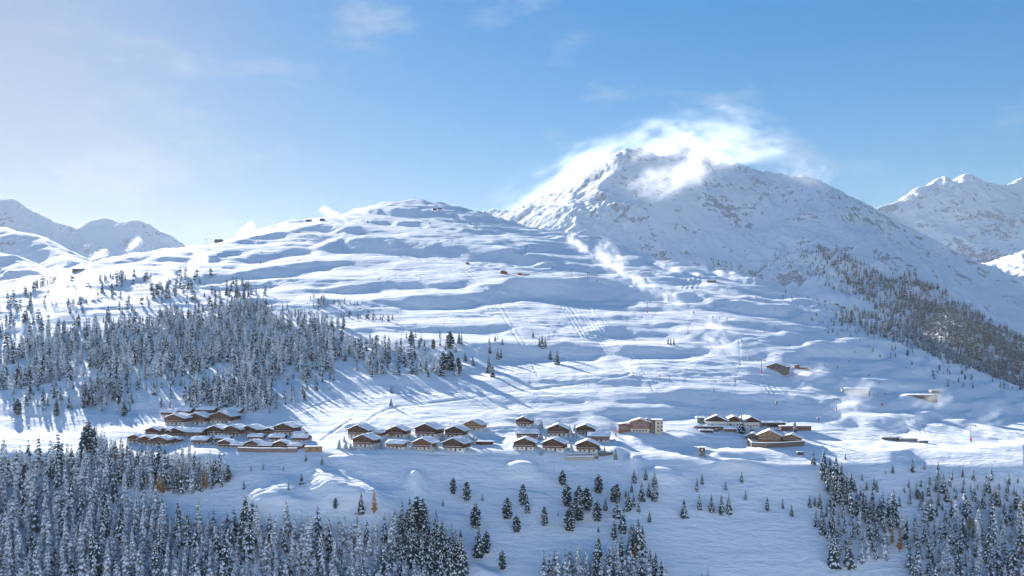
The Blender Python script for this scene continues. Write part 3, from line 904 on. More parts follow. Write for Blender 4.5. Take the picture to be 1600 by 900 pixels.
CLUMP = [    # trees that stand in small groups on the lower slope
    (886, 790, 37, 'pine'), (905, 793, 36, 'pine'), (917, 797, 37, 'pine'), (890, 829, 37, 'pine'), (895, 812, 31, 'pine'), (906, 813, 33, 'pine'), (933, 814, 34, 'pine'),
    (964, 785, 31, 'pine'), (959, 784, 26, 'pine'), (964, 808, 32, 'spruce'), (946, 797, 22, 'spruce'), (991, 753, 22, 'spruce'), (1009, 749, 22, 'spruce'), (1023, 760, 25, 'spruce'), (1003, 782, 32, 'spruce'),
    (1014, 776, 24, 'spruce'), (1023, 781, 31, 'spruce'), (987, 768, 14, 'spruce'), (982, 797, 31, 'spruce'), (978, 777, 15, 'spruce'), (990, 790, 20, 'slim'), (998, 801, 22, 'slim'), (960, 841, 31, 'slim'), (973, 831, 38, 'slim'),
    (997, 867, 58, 'spruce'), (990, 858, 40, 'spruce'), (1004, 864, 44, 'spruce'), (971, 881, 43, 'slim'), (983, 870, 36, 'slim'), (1016, 899, 43, 'spruce'), (1024, 905, 44, 'spruce'), (1034, 915, 42, 'slim'), (986, 835, 20, 'slim'),
    (1271, 726, 23, 'spruce'), (1287, 741, 42, 'spruce'), (1297, 746, 32, 'spruce'), (1306, 760, 48, 'spruce'), (1315, 755, 34, 'spruce'), (1296, 763, 25, 'slim'), (1300, 775, 30, 'slim'), (1292, 755, 30, 'slim'),
    (1311, 778, 32, 'slim'), (1320, 786, 30, 'slim'), (1330, 762, 26, 'spruce'), (1336, 768, 20, 'slim'), (1328, 780, 24, 'slim'), (1275, 822, 27, 'spruce'), (1286, 834, 35, 'spruce'), (1299, 829, 34, 'spruce'), (1304, 842, 30, 'spruce'),
    (1303, 884, 52, 'spruce'), (1327, 886, 46, 'spruce'), (1346, 877, 35, 'frosted'), (1296, 860, 30, 'frosted'), (1312, 868, 30, 'frosted'),
    (1451, 766, 15, 'spruce'), (1464, 768, 22, 'spruce'), (1474, 769, 30, 'spruce'), (1491, 768, 9, 'slim'), (1505, 771, 16, 'slim'), (1544, 769, 23, 'spruce'), (1574, 772, 20, 'spruce'), (1588, 795, 31, 'spruce'), (1594, 800, 28, 'spruce'),
    (1555, 788, 30, 'spruce'), (1561, 790, 24, 'spruce'), (1536, 793, 24, 'spruce'), (1480, 783, 23, 'spruce'), (1450, 797, 18, 'spruce'), (1466, 790, 22, 'spruce'), (1511, 790, 19, 'slim'), (1569, 804, 20, 'slim'), (1434, 780, 18, 'pine'), (1441, 784, 18, 'pine'),
    (643, 540, 24, 'pine'), (703, 544, 28, 'pine'), (717, 536, 16, 'spruce'), (677, 545, 17, 'pine'), (716, 584, 27, 'pine'), (703, 578, 32, 'pine'), (693, 576, 28, 'pine'), (663, 548, 18, 'slim'), (655, 544, 16, 'slim'),
    (651, 830, 56, 'pine'), (660, 828, 50, 'pine'), (640, 832, 44, 'spruce'), (630, 838, 42, 'spruce'), (690, 868, 56, 'spruce'), (683, 872, 50, 'spruce'), (698, 880, 54, 'spruce'), (712, 884, 50, 'spruce'), (704, 892, 52, 'slim'), (676, 880, 46, 'slim'),
    (711, 872, 46, 'spruce'), (720, 866, 40, 'spruce'), (667, 872, 44, 'slim'), (656, 866, 40, 'slim'),
]
for (px, py, h, kd) in CLUMP:
    p = at(px, py)
    _take(p.x, p.y, 2.5)
    TREES.append(dict(p=(p.x, p.y, p.z - .15), h=h / F * p.y, kind=kd, zone='clump', px=px, py=py))
LARCHES = [(992, 885, 29), (1356, 832, 16), (1383, 844, 15), (1394, 850, 22), (1406, 862, 29), (1430, 850, 20), (1514, 830, 20), (1520, 826, 16), (1596, 868, 16), (1598, 815, 26),
           (247, 770, 26), (254, 772, 22), (283, 760, 24), (318, 762, 22), (322, 764, 20), (192, 722, 26), (183, 726, 20), (440, 1000, 1)]
for (px, py, h) in LARCHES[:-1]:
    h *= 1.3
    p = at(px, py)
    _take(p.x, p.y, 2.5)
    TREES.append(dict(p=(p.x, p.y, p.z - .15), h=h / F * p.y, kind='larch', zone='larch', px=px, py=py))

MIX_F = ['frosted', 'frosted', 'frosted', 'slim']
MIX_S = ['spruce', 'slim', 'slim', 'frosted']
scatter('lower left forest', [(-120, 735), (30, 730), (90, 722), (150, 714), (170, 768), (205, 792), (260, 818), (330, 828), (400, 828), (470, 836), (540, 836), (590, 840), (622, 852), (600, 885), (590, 1020), (-120, 1020)], 1050, 4.7, (9, 20), MIX_F, 400, 600, (30, -.40))
scatter('grove under the left chalets', [(150, 700), (190, 716), (260, 720), (320, 727), (352, 745), (352, 762), (300, 770), (240, 768), (200, 764), (150, 755)], 170, 3.6, (9, 16), ['frosted', 'frosted', 'slim', 'slim'], 480, 640)
scatter('bottom centre grove', [(850, 908), (880, 895), (930, 888), (985, 892), (1010, 900), (1035, 915), (1050, 940), (1050, 1020), (830, 1020)], 130, 4.0, (13, 20), MIX_F, 400, 520)
scatter('grove left of the meadow', [(600, 845), (640, 822), (668, 830), (690, 850), (722, 880), (722, 908), (690, 918), (650, 890), (600, 890)], 40, 4.6, (13, 19), ['spruce', 'slim', 'slim'], 400, 560)
scatter('lower left forest', [(560, 905), (640, 905), (700, 935), (660, 1020), (560, 1020)], 60, 4.2, (11, 17), MIX_F, 400, 540)
scatter('bottom centre grove', [(1060, 915), (1115, 915), (1120, 1000), (1060, 1000)], 12, 5, (9, 13), MIX_F, 400, 520)
scatter('grove right of the meadow', [(1285, 748), (1318, 758), (1332, 782), (1372, 797), (1402, 818), (1392, 832), (1350, 818), (1310, 792), (1290, 768)], 46, 3.8, (9, 16), ['spruce', 'slim', 'slim'], 440, 600)
scatter('lower right wood', [(1340, 815), (1400, 835), (1440, 815), (1500, 805), (1600, 808), (1720, 808), (1720, 1020), (1450, 1020), (1405, 890), (1350, 870)], 240, 4.8, (8, 16), MIX_S, 400, 560, (20, -.04))
scatter('lower right wood', [(1400, 790), (1440, 752), (1500, 748), (1600, 752), (1720, 752), (1720, 815), (1480, 812)], 100, 6, (5, 11), ['spruce', 'slim'], 430, 600)
scatter('lower right wood', [(1420, 880), (1720, 850), (1720, 1020), (1450, 1020)], 80, 5.0, (10, 16), MIX_S, 400, 520)
scatter('lower right wood', [(1280, 800), (1340, 805), (1360, 850), (1340, 872), (1290, 850)], 14, 5, (7, 12), ['spruce', 'slim'], 430, 560)
F5 = [(-120, 570), (0, 562), (50, 528), (100, 518), (160, 512), (210, 505), (262, 496), (330, 492), (390, 470), (415, 478), (428, 502), (470, 508), (520, 503), (546, 514), (556, 545), (548, 578), (500, 588), (440, 596), (400, 600), (330, 582), (290, 590), (215, 596), (130, 592), (60, 604), (0, 612), (-120, 622)]
scatter('forest on the left flank', F5, 1150, 5.4, (10, 19), ['frosted', 'frosted', 'slim', 'spruce'], 600, 1500, (40, -.18))
scatter('forest on the left flank', [(125, 612), (150, 604), (190, 606), (192, 632), (130, 638)], 60, 4.4, (9, 15), MIX_S, 600, 1000)
scatter('forest on the left flank', [(288, 622), (310, 602), (360, 604), (420, 608), (428, 636), (380, 646), (300, 642)], 120, 4.4, (10, 16), MIX_S, 600, 1000)
scatter('forest on the left flank', [(200, 596), (330, 588), (460, 592), (530, 590), (540, 600), (420, 650), (280, 640), (200, 645), (20, 640), (20, 615)], 90, 7, (6, 13), MIX_S, 600, 1000)
scatter('wood below the red huts', [(545, 545), (600, 538), (640, 552), (700, 576), (722, 588), (680, 592), (640, 586), (580, 590), (545, 574)], 75, 5.4, (10, 17), ['slim', 'frosted', 'pine'], 600, 1100, (40, -.35))
scatter('sparse trees above the left forest', [(0, 470), (60, 445), (200, 430), (330, 430), (430, 462), (430, 478), (390, 470), (330, 490), (200, 505), (100, 516), (0, 560), (-100, 560), (-100, 480)], 260, 6, (9, 18), ['pine', 'pine', 'spruce', 'slim'], 700, 1700, (70, -.02))
scatter('sparse trees above the left forest', [(430, 470), (470, 462), (560, 475), (625, 490), (625, 505), (560, 500), (430, 500)], 60, 6, (5, 10), ['pine', 'spruce', 'slim'], 700, 1500, (60, -.02))
scatter('sparse trees on the flank', [(620, 525), (800, 530), (800, 560), (700, 550), (620, 545)], 16, 8, (5, 10), ['spruce', 'slim'], 700, 1200)
scatter('wood on the right edge of the hill', [(1300, 488), (1345, 486), (1400, 500), (1440, 525), (1500, 552), (1560, 575), (1600, 588), (1720, 612), (1720, 640), (1600, 612), (1530, 585), (1470, 566), (1430, 548), (1380, 528), (1320, 515)], 420, 5.6, (9, 15), ['spruce', 'pine', 'slim'], 700, 1560, (60, -.22))
scatter('wood on the right edge of the hill', [(1420, 520), (1500, 545), (1600, 582), (1720, 604), (1720, 625), (1600, 606), (1500, 570), (1430, 545)], 260, 5.0, (10, 16), ['spruce', 'slim'], 700, 1560)
scatter('sparse trees on the right of the hill', [(1215, 455), (1300, 470), (1400, 520), (1600, 600), (1600, 625), (1480, 605), (1400, 565), (1300, 525), (1215, 480)], 130, 8, (4, 9), ['spruce', 'pine', 'slim'], 700, 1560, (50, .05))
scatter('sparse trees on the right of the hill', [(1150, 450), (1400, 530), (1590, 610), (1300, 600), (1200, 560)], 22, 12, (3, 5), ['spruce', 'slim'], 700, 1560)
for T in TREES:
    T['vis'] = (min(T['py'], 900) - max(T['py'] - T['h'] * F / T['p'][1], 0)) if -10 < T['px'] < 1610 else -1
print('TREES', len(TREES))

# ---- which trees are objects of their own: the lone ones, the larches, and then the largest, 300 evergreens in all
order = sorted((T for T in TREES if T['kind'] != 'larch'), key=lambda T: (0 if T['zone'] in ('solo', 'clump') else 1, -T['vis']))
SINGLE = order[:300]
REST = order[300:] + [T for T in TREES if T['kind'] == 'larch' and T['zone'] != 'larch' and T['zone'] != 'solo']
SINGLE += [T for T in TREES if T['kind'] == 'larch' and T['zone'] in ('larch', 'solo')]

LOOK = {'spruce': 'dark spruce', 'slim': 'slender spruce', 'frosted': 'white-frosted spruce', 'pine': 'round-topped pine', 'larch': 'golden larch'}
REGIONS = [   # column range, row range of the foot, words
    (0, 240, 600, 730, 'by the lit clearing left of the left hamlet'), (240, 372, 636, 700, 'among the left hamlet chalets'),
    (340, 520, 715, 772, 'on the shaded slope under the left hamlet'), (510, 600, 780, 810, 'below the bright rippled patch'),
    (520, 605, 676, 704, 'by the left end of the middle hamlet'), (605, 750, 676, 708, 'between the middle hamlet chalets'), (780, 950, 660, 712, 'among the chalets left of the hotel'), (950, 975, 700, 720, 'beside the short board fence'),
    (600, 730, 815, 930, 'in the dense grove at the left meadow edge'), (670, 765, 765, 795, 'on the open meadow below the middle hamlet'), (735, 800, 815, 895, 'in the line along the left meadow'),
    (780, 860, 785, 835, 'in the loose group mid-meadow'), (860, 880, 800, 810, 'in the loose group mid-meadow'), (870, 950, 750, 835, 'in the clump right of mid-meadow'), (940, 975, 776, 812, 'round the broad pine above the bottom grove'),
    (975, 1030, 745, 805, 'in the upper group below the hotel'), (950, 1040, 810, 920, 'right in the bottom centre grove'),
    (1060, 1145, 785, 815, 'in the meadow row below the stone tower'), (1080, 1175, 705, 784, 'scattered below the stone tower'), (1180, 1250, 785, 815, 'alone on the wide right meadow'),
    (1255, 1300, 785, 800, 'left of the lower right wood'), (1265, 1345, 715, 790, 'in the thick strip under the plank wall'), (1270, 1350, 815, 890, 'at the left edge of the lower right wood'),
    (1340, 1520, 730, 775, 'scattered under the right crest'), (1390, 1600, 765, 806, 'above the lower right wood'), (1340, 1600, 806, 880, 'inside the lower right wood'),
    (640, 665, 535, 555, 'left under the red huts'), (665, 730, 530, 590, 'right in the mid-slope wood'), (730, 790, 545, 592, 'in the group right of the mid-slope wood'), (600, 620, 600, 640, 'by the road bend above the middle hamlet'),
    (830, 880, 520, 572, 'by the groomed tracks in mid slope'), (1040, 1060, 530, 545, 'in the tight trio in the shaded bowl'), (1105, 1125, 600, 620, 'alone on the lit bench'), (1120, 1190, 660, 680, 'before the white houses'), (950, 970, 676, 690, 'by the left end of the hotel'), (1235, 1250, 675, 685, 'before the red-brown stable'),
    (1300, 1530, 550, 610, 'on the open slope above the long lift station'), (180, 325, 715, 775, 'in the grove under the left hamlet'), (980, 1000, 880, 890, 'right in the bottom centre grove'), (360, 380, 745, 760, 'in the grove under the left hamlet'), (350, 360, 745, 760, 'in the grove under the left hamlet'), (1090, 1110, 712, 718, 'at the foot of the stone tower'),
]
ORDT = ['leftmost', 'second', 'third', 'fourth', 'fifth', 'sixth', 'seventh', 'eighth', 'ninth', 'tenth', 'eleventh', 'twelfth', 'thirteenth', 'fourteenth', 'fifteenth', 'sixteenth', 'seventeenth', 'eighteenth', 'nineteenth', 'twentieth']
fam = {}
for T in SINGLE:
    if T['zone'] in ('solo', 'clump', 'larch'):
        where = next((w for (a, b, c, d, w) in REGIONS if a <= T['px'] <= b and c <= T['py'] <= d), 'standing in the open snow')
        hp = T['h'] * F / T['p'][1]
        size = 'tall' if hp > 33 else 'small' if hp < 18 else 'middling'
        T['where'] = where
        fam.setdefault((size + ' ' + LOOK[T['kind']], where), []).append(T)
    else:
        T['label'] = f"{LOOK[T['kind']]} crowded among others in the {T['zone']}"
        T['group'] = f"trees of the {T['zone']} ({LOOK[T['kind']]})"
for (look, where), L in fam.items():
    L.sort(key=lambda T: T['px'])
    for i, T in enumerate(L):
        T['label'] = f'{look} {where}' if len(L) == 1 else (f'leftmost {look} {where}' if i == 0 else f'{ORDT[min(i, 19)]} {look} from the left {where}')
        T['group'] = 'trees ' + where
for T in SINGLE:
    build_tree(T['p'], T['h'], T['kind'], T['label'], T['group'])

def merged_trees(name, trees, label, level='far'):
    """all the remaining trees as one object of real geometry"""
    co, fa, mi, base = [], [], [], 0
    mats = [M_NEEDLE, M_FROST, M_LARCH, M_TREESNOW]
    midx = {'spruce': 0, 'slim': 0, 'pine': 0, 'frosted': 1, 'larch': 2}
    for T in trees:
        K = TREE_KINDS[T['kind']]
        v = int(rng.integers(len(K[level])))
        c, s = K[level][v]
        a = rng.uniform(0, 6.28); ca, sa = math.cos(a), math.sin(a)
        wd = rng.uniform(.8, 1.25)
        M = np.array([[ca * wd, -sa * wd, rng.normal(0, .02)], [sa * wd, ca * wd, rng.normal(0, .02)], [0, 0, 1.0]]) * T['h']
        for (vv, ff), k in ((c, midx[T['kind']]), (s, 3)):
            co.append(vv @ M.T + np.array(T['p'])); fa.append(ff + base); mi.append(np.full(len(ff), k)); base += len(vv)
    o = raw_object(name, np.concatenate(co), np.concatenate(fa), mats, np.concatenate(mi))
    tag(o, label, 'forest', kind='stuff')
    print(name, len(trees), len(o.data.polygons))
    return o
merged_trees('forest', REST, 'snow dusted conifer forest covering the lower slopes and the left flank of the hill')

# the far wood on the right flank of the mountain, standing on its slope
MPYG = PY0 - F * (MZ - CZ) / MD[:, None]
def mountain_wood():
    zones = [([(1274, 384), (1300, 388), (1345, 412), (1400, 442), (1440, 466), (1500, 500), (1560, 534), (1640, 580), (1640, 640), (1560, 600), (1480, 560), (1420, 520), (1370, 486), (1335, 452), (1310, 430), (1290, 408)], 2100, 1.15), ([(1400, 455), (1440, 470), (1530, 512), (1560, 545), (1500, 545), (1430, 505)], 420, 1.1),
             ([(1420, 420), (1470, 452), (1530, 490), (1600, 530), (1660, 570), (1660, 600), (1600, 570), (1500, 512), (1440, 468), (1400, 440)], 700, 1.1),
             ([(1240, 388), (1285, 392), (1330, 440), (1350, 470), (1300, 452), (1262, 432)], 130, .8), ([(1360, 400), (1420, 424), (1460, 470), (1420, 452)], 50, .7),
             ([(1110, 402), (1180, 424), (1184, 436), (1110, 414)], 60, .7), ([(1200, 380), (1240, 400), (1260, 425), (1215, 410)], 24, .6)]
    out = []
    nr, nc = MZ.shape
    slope_ok = MZ > 5
    for poly, n, k in zones:
        m = 60000
        r = rng.uniform(0, nr - 2, m); c = rng.uniform(0, nc - 2, m)
        ri, ci = r.astype(int), c.astype(int)
        px = np.interp(c, np.arange(nc), MPX); D = np.interp(r, np.arange(nr), MD)
        a, b = c - ci, r - ri
        z = MZ[ri, ci] * (1 - a) * (1 - b) + MZ[ri, ci + 1] * a * (1 - b) + MZ[ri + 1, ci] * (1 - a) * b + MZ[ri + 1, ci + 1] * a * b
        py = PY0 - F * (z - CZ) / D
        ok = in_poly(px, py, poly) & (fbm(px / 22, py / 14, 3) > -.42)
        # only slopes that face the valley side in view: nearer ground at the same column must be lower in the picture
        hull = np.minimum.accumulate(MPYG, 0)
        ok &= py <= hull[ri, ci] + 1.5
        i = np.nonzero(ok)[0][:n]
        for q in i:
            h = rng.uniform(11, 17) * k
            out.append(dict(p=((px[q] - PX0) / F * D[q], D[q], z[q] - .5), h=h * 1.6, kind=('spruce', 'spruce', 'pine', 'slim')[int(rng.integers(4))]))
    return out
MW = mountain_wood()
for K in TREE_KINDS.values():
    K['tiny'] = [tree_geometry(900 + i, 5, 5, 4, spruce_prof, .5, .2, .55, False) for i in range(3)]
merged_trees('mountain_forest', MW, 'dark conifer wood running down the right flank of the mountain', 'tiny')

# ------------------------------------------------------------------ buildings
def timber_mat(name, color, plank=.35):
    m, nt, b, out = new_mat(name)
    v = obj_vec(nt, (1, 1, 1))
    n = noise_node(nt, v, 1.3, 4, .65)
    w = nt.nodes.new('ShaderNodeTexWave')
    w.wave_type = 'BANDS'; w.bands_direction = 'Z'
    w.inputs['Scale'].default_value = 1.0 / plank * .5
    w.inputs['Distortion'].default_value = .6
    nt.links.new(v, w.inputs['Vector'])
    c = ramp_node(nt, n.outputs['Fac'], [(.3, tuple(k * .7 for k in color)), (.7, tuple(min(1, k * 1.3) for k in color))])
    nt.links.new(c.outputs['Color'], b.inputs['Base Color'])
    bp = nd(nt, 'ShaderNodeBump', Strength=.5, Distance=.05)
    nt.links.new(w.outputs['Fac'], bp.inputs['Height'])
    nt.links.new(bp.outputs['Normal'], b.inputs['Normal'])
    b.inputs['Roughness'].default_value = .85
    b.inputs['Specular IOR Level'].default_value = .1
    return m
M_WOOD = timber_mat('dark_timber', (.085, .048, .034))
M_WOODM = timber_mat('brown_timber', (.15, .08, .05))
M_WOODT = timber_mat('tan_timber', (.30, .19, .11))
M_WOODG = timber_mat('weathered_grey_timber', (.16, .135, .115))
M_WOODO = timber_mat('fresh_orange_timber', (.40, .17, .06))
M_STABLE = timber_mat('stable_timber', (.15, .07, .055))
M_HOTEL = timber_mat('hotel_timber', (.24, .12, .07))
M_RED = timber_mat('red_brown_timber', (.26, .075, .05))
M_PLASTER = plain_mat('white_plaster', (.62, .61, .58), .9, .1, .6)
M_PLASTERC = plain_mat('cream_plaster', (.56, .50, .40), .9, .1, .6)
M_STONE = plain_mat('stone_masonry', (.20, .17, .145), .9, .35, 1.4)
M_CONC = plain_mat('concrete', (.36, .355, .34), .9, .18, .8)
M_ROOFSNOW = plain_mat('snow_on_roofs', SNOW, .9, .03, .5, .03)
M_METAL = plain_mat('galvanised_steel', (.16, .17, .18), .6, .15, 1.0, .3)
M_GREENCOP = plain_mat('green_panel', (.10, .22, .20), .6, .15, 1.0, .3)
M_REDPAD = plain_mat('red_padding', (.42, .07, .05), .8, .15, 1.0)
def glass_mat():
    m, nt, b, out = new_mat('window_glass')
    b.inputs['Base Color'].default_value = (.025, .03, .04, 1)
    b.inputs['Roughness'].default_value = .12
    b.inputs['Specular IOR Level'].default_value = .5
    return m
M_GLASS = glass_mat()
M_DARK = plain_mat('dark_steel', (.04, .045, .05), .6, .2, 1.0, .3)

class MB:
    """collects solids and links them as one mesh object"""
    def __init__(self): self.v, self.f = [], []
    def prism(self, loop0, loop1):
        n = len(loop0); b = len(self.v)
        self.v += [tuple(p) for p in loop0] + [tuple(p) for p in loop1]
        self.f.append(tuple(range(b + n - 1, b - 1, -1))); self.f.append(tuple(range(b + n, b + 2 * n)))
        for i in range(n):
            j = (i + 1) % n
            self.f.append((b + i, b + j, b + n + j, b + n + i))
        return self
    def box(self, x0, x1, y0, y1, z0, z1):
        return self.prism([(x0, y0, z0), (x1, y0, z0), (x1, y1, z0), (x0, y1, z0)], [(x0, y0, z1), (x1, y0, z1), (x1, y1, z1), (x0, y1, z1)])
    def tube(self, a, b, r0, r1=None, n=8):
        r1 = r0 if r1 is None else r1
        a, b = Vector(a), Vector(b); d = (b - a).normalized()
        s = d.orthogonal().normalized(); t = d.cross(s)
        L0 = [a + (s * math.cos(k * 6.28319 / n) + t * math.sin(k * 6.28319 / n)) * r0 for k in range(n)]
        L1 = [b + (s * math.cos(k * 6.28319 / n) + t * math.sin(k * 6.28319 / n)) * r1 for k in range(n)]
        return self.prism(L0, L1)
    def grid(self, rows):
        nr, nc = len(rows), len(rows[0]); b = len(self.v)
        for r in rows: self.v += [tuple(p) for p in r]
        for i in range(nr - 1):
            for j in range(nc - 1):
                self.f.append((b + i * nc + j, b + i * nc + j + 1, b + (i + 1) * nc + j + 1, b + (i + 1) * nc + j))
        return self
    def build(self, name, mat, parent=None, smooth=False):
        me = bpy.data.meshes.new(name)
        me.from_pydata(self.v, [], self.f)
        me.materials.append(mat)
        if smooth: me.polygons.foreach_set('use_smooth', [True] * len(me.polygons))
        bm = bmesh.new(); bm.from_mesh(me); bmesh.ops.recalc_face_normals(bm, faces=bm.faces); bm.to_mesh(me); bm.free()
        o = bpy.data.objects.new(name, me)
        COL.objects.link(o)
        if parent: o.parent = parent
        return o

def empty(name, loc, rz=0):
    e = bpy.data.objects.new(name, None); COL.objects.link(e)
    e.location = loc; e.rotation_euler = (0, 0, rz); e.empty_display_size = .5
    return e

_win_mesh = {}
def window(parent, x, y, z, w, h, face='front', frame=None, name='window'):
    """a framed window as a part, its pane as a sub-part, sharing meshes between alike ones"""
    key = (round(w, 2), round(h, 2), frame.name if frame else '')
    if key not in _win_mesh:
        a = MB(); t = .10
        a.box(-w / 2, w / 2, -.10, .10, h - t, h); a.box(-w / 2, w / 2, -.14, .10, 0, t)
        a.box(-w / 2, -w / 2 + t, -.10, .10, t, h - t); a.box(w / 2 - t, w / 2, -.10, .10, t, h - t)
        a.box(-.035, .035, -.08, .08, t, h - t)
        fo = a.build(name, frame or M_WOODT)
        b = MB(); b.box(-w / 2 + t, w / 2 - t, -.05, .02, t, h - t)
        po = b.build('pane', M_GLASS)
        _win_mesh[key] = (fo.data, po.data)
        bpy.data.objects.remove(fo); bpy.data.objects.remove(po)
    fm, pm = _win_mesh[key]
    f = bpy.data.objects.new(name, fm); COL.objects.link(f); f.parent = parent
    p = bpy.data.objects.new('pane', pm); COL.objects.link(p); p.parent = f
    f.location = (x, y, z)
    f.rotation_euler = (0, 0, {'front': 0, 'left': -math.pi / 2, 'right': math.pi / 2}[face])
    return f

def roof_snow(W, L, z_eave, rise, ov, t, axis, rnd, roof, cx=0, y0=0):
    """thick soft snow lying on a gable roof; ridge along y ('g') or x ('e')"""
    half = (W if axis == 'g' else L) / 2 + ov
    run = (L if axis == 'g' else W) + 2 * ov
    sl = rise / ((W if axis == 'g' else L) / 2)
    na, nb = 13, 7
    top, bot = [], []
    for j in range(nb):
        q = -ov + run * j / (nb - 1)
        rt, rb = [], []
        for i in range(na):
            s = -half + 2 * half * i / (na - 1)
            base = z_eave + rise - abs(s) * sl + .26
            edge = min(1, (half - abs(s)) / .7, (q + ov) / .6 if q + ov > 0 else 0, (run - ov - q) / .6) if True else 1
            edge = max(edge, 0) ** .5
            th = t * (.50 + .50 * edge) * (1 + .22 * math.sin(s * 1.3 + rnd * 7) * math.cos(q * .9 + rnd * 3))
            soft = .12 * max(0, 1 - abs(s) / 1.2)
            pt = (s, q, base + th - soft); pb = (s, q, base)
            if axis == 'e': pt = (q - W / 2, s + L / 2, pt[2]); pb = (q - W / 2, s + L / 2, pb[2])
            rt.append((pt[0] + cx, pt[1] + y0, pt[2])); rb.append((pb[0] + cx, pb[1] + y0, pb[2]))
        top.append(rt); bot.append(rb)
    m = MB()
    m.grid(top)
    m.grid([top[0], bot[0]]); m.grid([top[-1], bot[-1]])
    m.grid([[r[0] for r in top], [r[0] for r in bot]]); m.grid([[r[-1] for r in top], [r[-1] for r in bot]])
    return m.build('snow_cover', M_ROOFSNOW, roof, smooth=False)

def gable_roof(parent, W, L, z_eave, rise, ov, axis, mat, cx=0, y0=0):
    half = (W if axis == 'g' else L) / 2
    sl = rise / half
    a = half + ov
    prof = [(-a, z_eave - ov * sl), (0, z_eave + rise), (a, z_eave - ov * sl), (a, z_eave - ov * sl + .24), (0, z_eave + rise + .26), (-a, z_eave - ov * sl + .24)]
    m = MB()
    if axis == 'g':
        m.prism([(x + cx, -ov + y0, z) for x, z in prof], [(x + cx, L + ov + y0, z) for x, z in prof])
    else:
        m.prism([(-W / 2 - ov + cx, x + L / 2 + y0, z) for x, z in prof], [(W / 2 + ov + cx, x + L / 2 + y0, z) for x, z in prof])
    return m.build('roof', mat, parent)

def gable_wall(parent, W, L, z0, z_eave, rise, axis, mat, cx=0, y0=0, name='wall'):
    m = MB()
    if axis == 'g':
        p = [(-W / 2, z0), (W / 2, z0), (W / 2, z_eave), (0, z_eave + rise), (-W / 2, z_eave)]
        m.prism([(x + cx, y0, z) for x, z in p], [(x + cx, L + y0, z) for x, z in p])
    else:
        p = [(0, z0), (L, z0), (L, z_eave), (L / 2, z_eave + rise), (0, z_eave)]
        m.prism([(-W / 2 + cx, y + y0, z) for y, z in p], [(W / 2 + cx, y + y0, z) for y, z in p])
    return m.build(name, mat, parent)

_hn = [0]
def chalet(px, py, wpx, axis, label, group=None, rz=-14, wall=None, plinth=None, k_eave=.37, k_rise=.21, depth=.85, snow=.62, balcony=True, n_low=4, n_up=3, name='chalet', chimney=True, cat='chalet', hp_k=.42):
    _hn[0] += 1
    rnd = random.Random(_hn[0])
    p = at(px, py)
    W = wpx / F * p.y
    if axis == 'g':
        L = W * depth; ze = W * k_eave; rise = W * k_rise
    else:
        L = W * .62 * depth / .85; ze = W * k_eave * .72; rise = L * .20
    hp = min(2.5, ze * hp_k) if hp_k < .5 else ze * hp_k
    e = empty(name, (p.x, p.y, p.z - .1), R(rz + rnd.uniform(-7, 7)))
    snow *= rnd.uniform(.75, 1.3)
    wm = wall or M_WOOD
    pl = MB().box(-W / 2 + .08, W / 2 - .08, .12, L - .1, -3.5, hp).build('plinth', plinth or M_PLASTER, e)
    gable_wall(e, W, L, hp, ze, rise, axis, wm)
    ov = .085 * W if axis == 'g' else .8
    rf = gable_roof(e, W, L, ze, rise, ov, axis, M_WOOD)
    roof_snow(W, L, ze, rise, ov + .05, snow, axis, rnd.random(), rf)
    if chimney:
        cx = rnd.uniform(.1, .25) * W * rnd.choice((-1, 1)); cyy = L * rnd.uniform(.4, .7)
        ztop = ze + rise + .9
        ch = MB().box(cx - .4, cx + .4, cyy - .4, cyy + .4, ze + .2, ztop).build('chimney', M_PLASTER, rf)
    for i in range(n_low):
        x = (-.5 + (i + .5) / n_low) * W * .86
        if i == n_low // 2 and n_low > 2:
            MB().box(x - .55, x + .55, .02, .16, .02, min(2.05, hp - .15)).build('door', M_WOODM, e)
        else:
            window(e, x, .12, hp * .32, 1.15, min(1.15, hp * .5))
    up = ze - hp
    if up > 1.6:
        for i in range(n_up):
            x = (-.5 + (i + .5) / n_up) * W * .72
            window(e, x, .0, hp + up * .30, 1.2, min(1.4, up * .5))
    if axis == 'g' and ze + rise * .4 - (hp + 1.0) > 2.2 and n_up:
        for s in (-1, 1): window(e, s * W * .11, 0, ze + rise * .08, 1.0, min(1.2, rise * .5))
    window(e, W / 2, L * .45, hp + up * .3, 1.1, min(1.2, max(.6, up * .45)), 'right')
    window(e, -W / 2, L * .45, hp + up * .3, 1.1, min(1.2, max(.6, up * .45)), 'left')
    if balcony and up > 1.6:
        zb = hp + .02
        b = MB().box(-W * .46, W * .46, -1.15, -.01, zb, zb + .16)
        b.build('balcony', wm, e)
        r_ = MB()
        r_.box(-W * .46, W * .46, -1.15, -1.07, zb + .17, zb + 1.0)
        r_.build('railing', M_WOODM if wm is M_WOOD else wm, e)
        MB().box(-W * .46, W * .46, -1.2, -1.0, zb + 1.01, zb + 1.13).build('railing_snow', M_ROOFSNOW, e)
    tag(e, label, cat, group)
    return e

ORD = ['leftmost', 'second', 'third', 'fourth', 'fifth', 'sixth', 'seventh', 'eighth', 'ninth', 'tenth']
def row_labels(n, look, where):
    return [f"{'leftmost' if i == 0 else ORD[i]} {look}{'' if i == 0 else ' from the left'} in {where}" for i in range(n)]

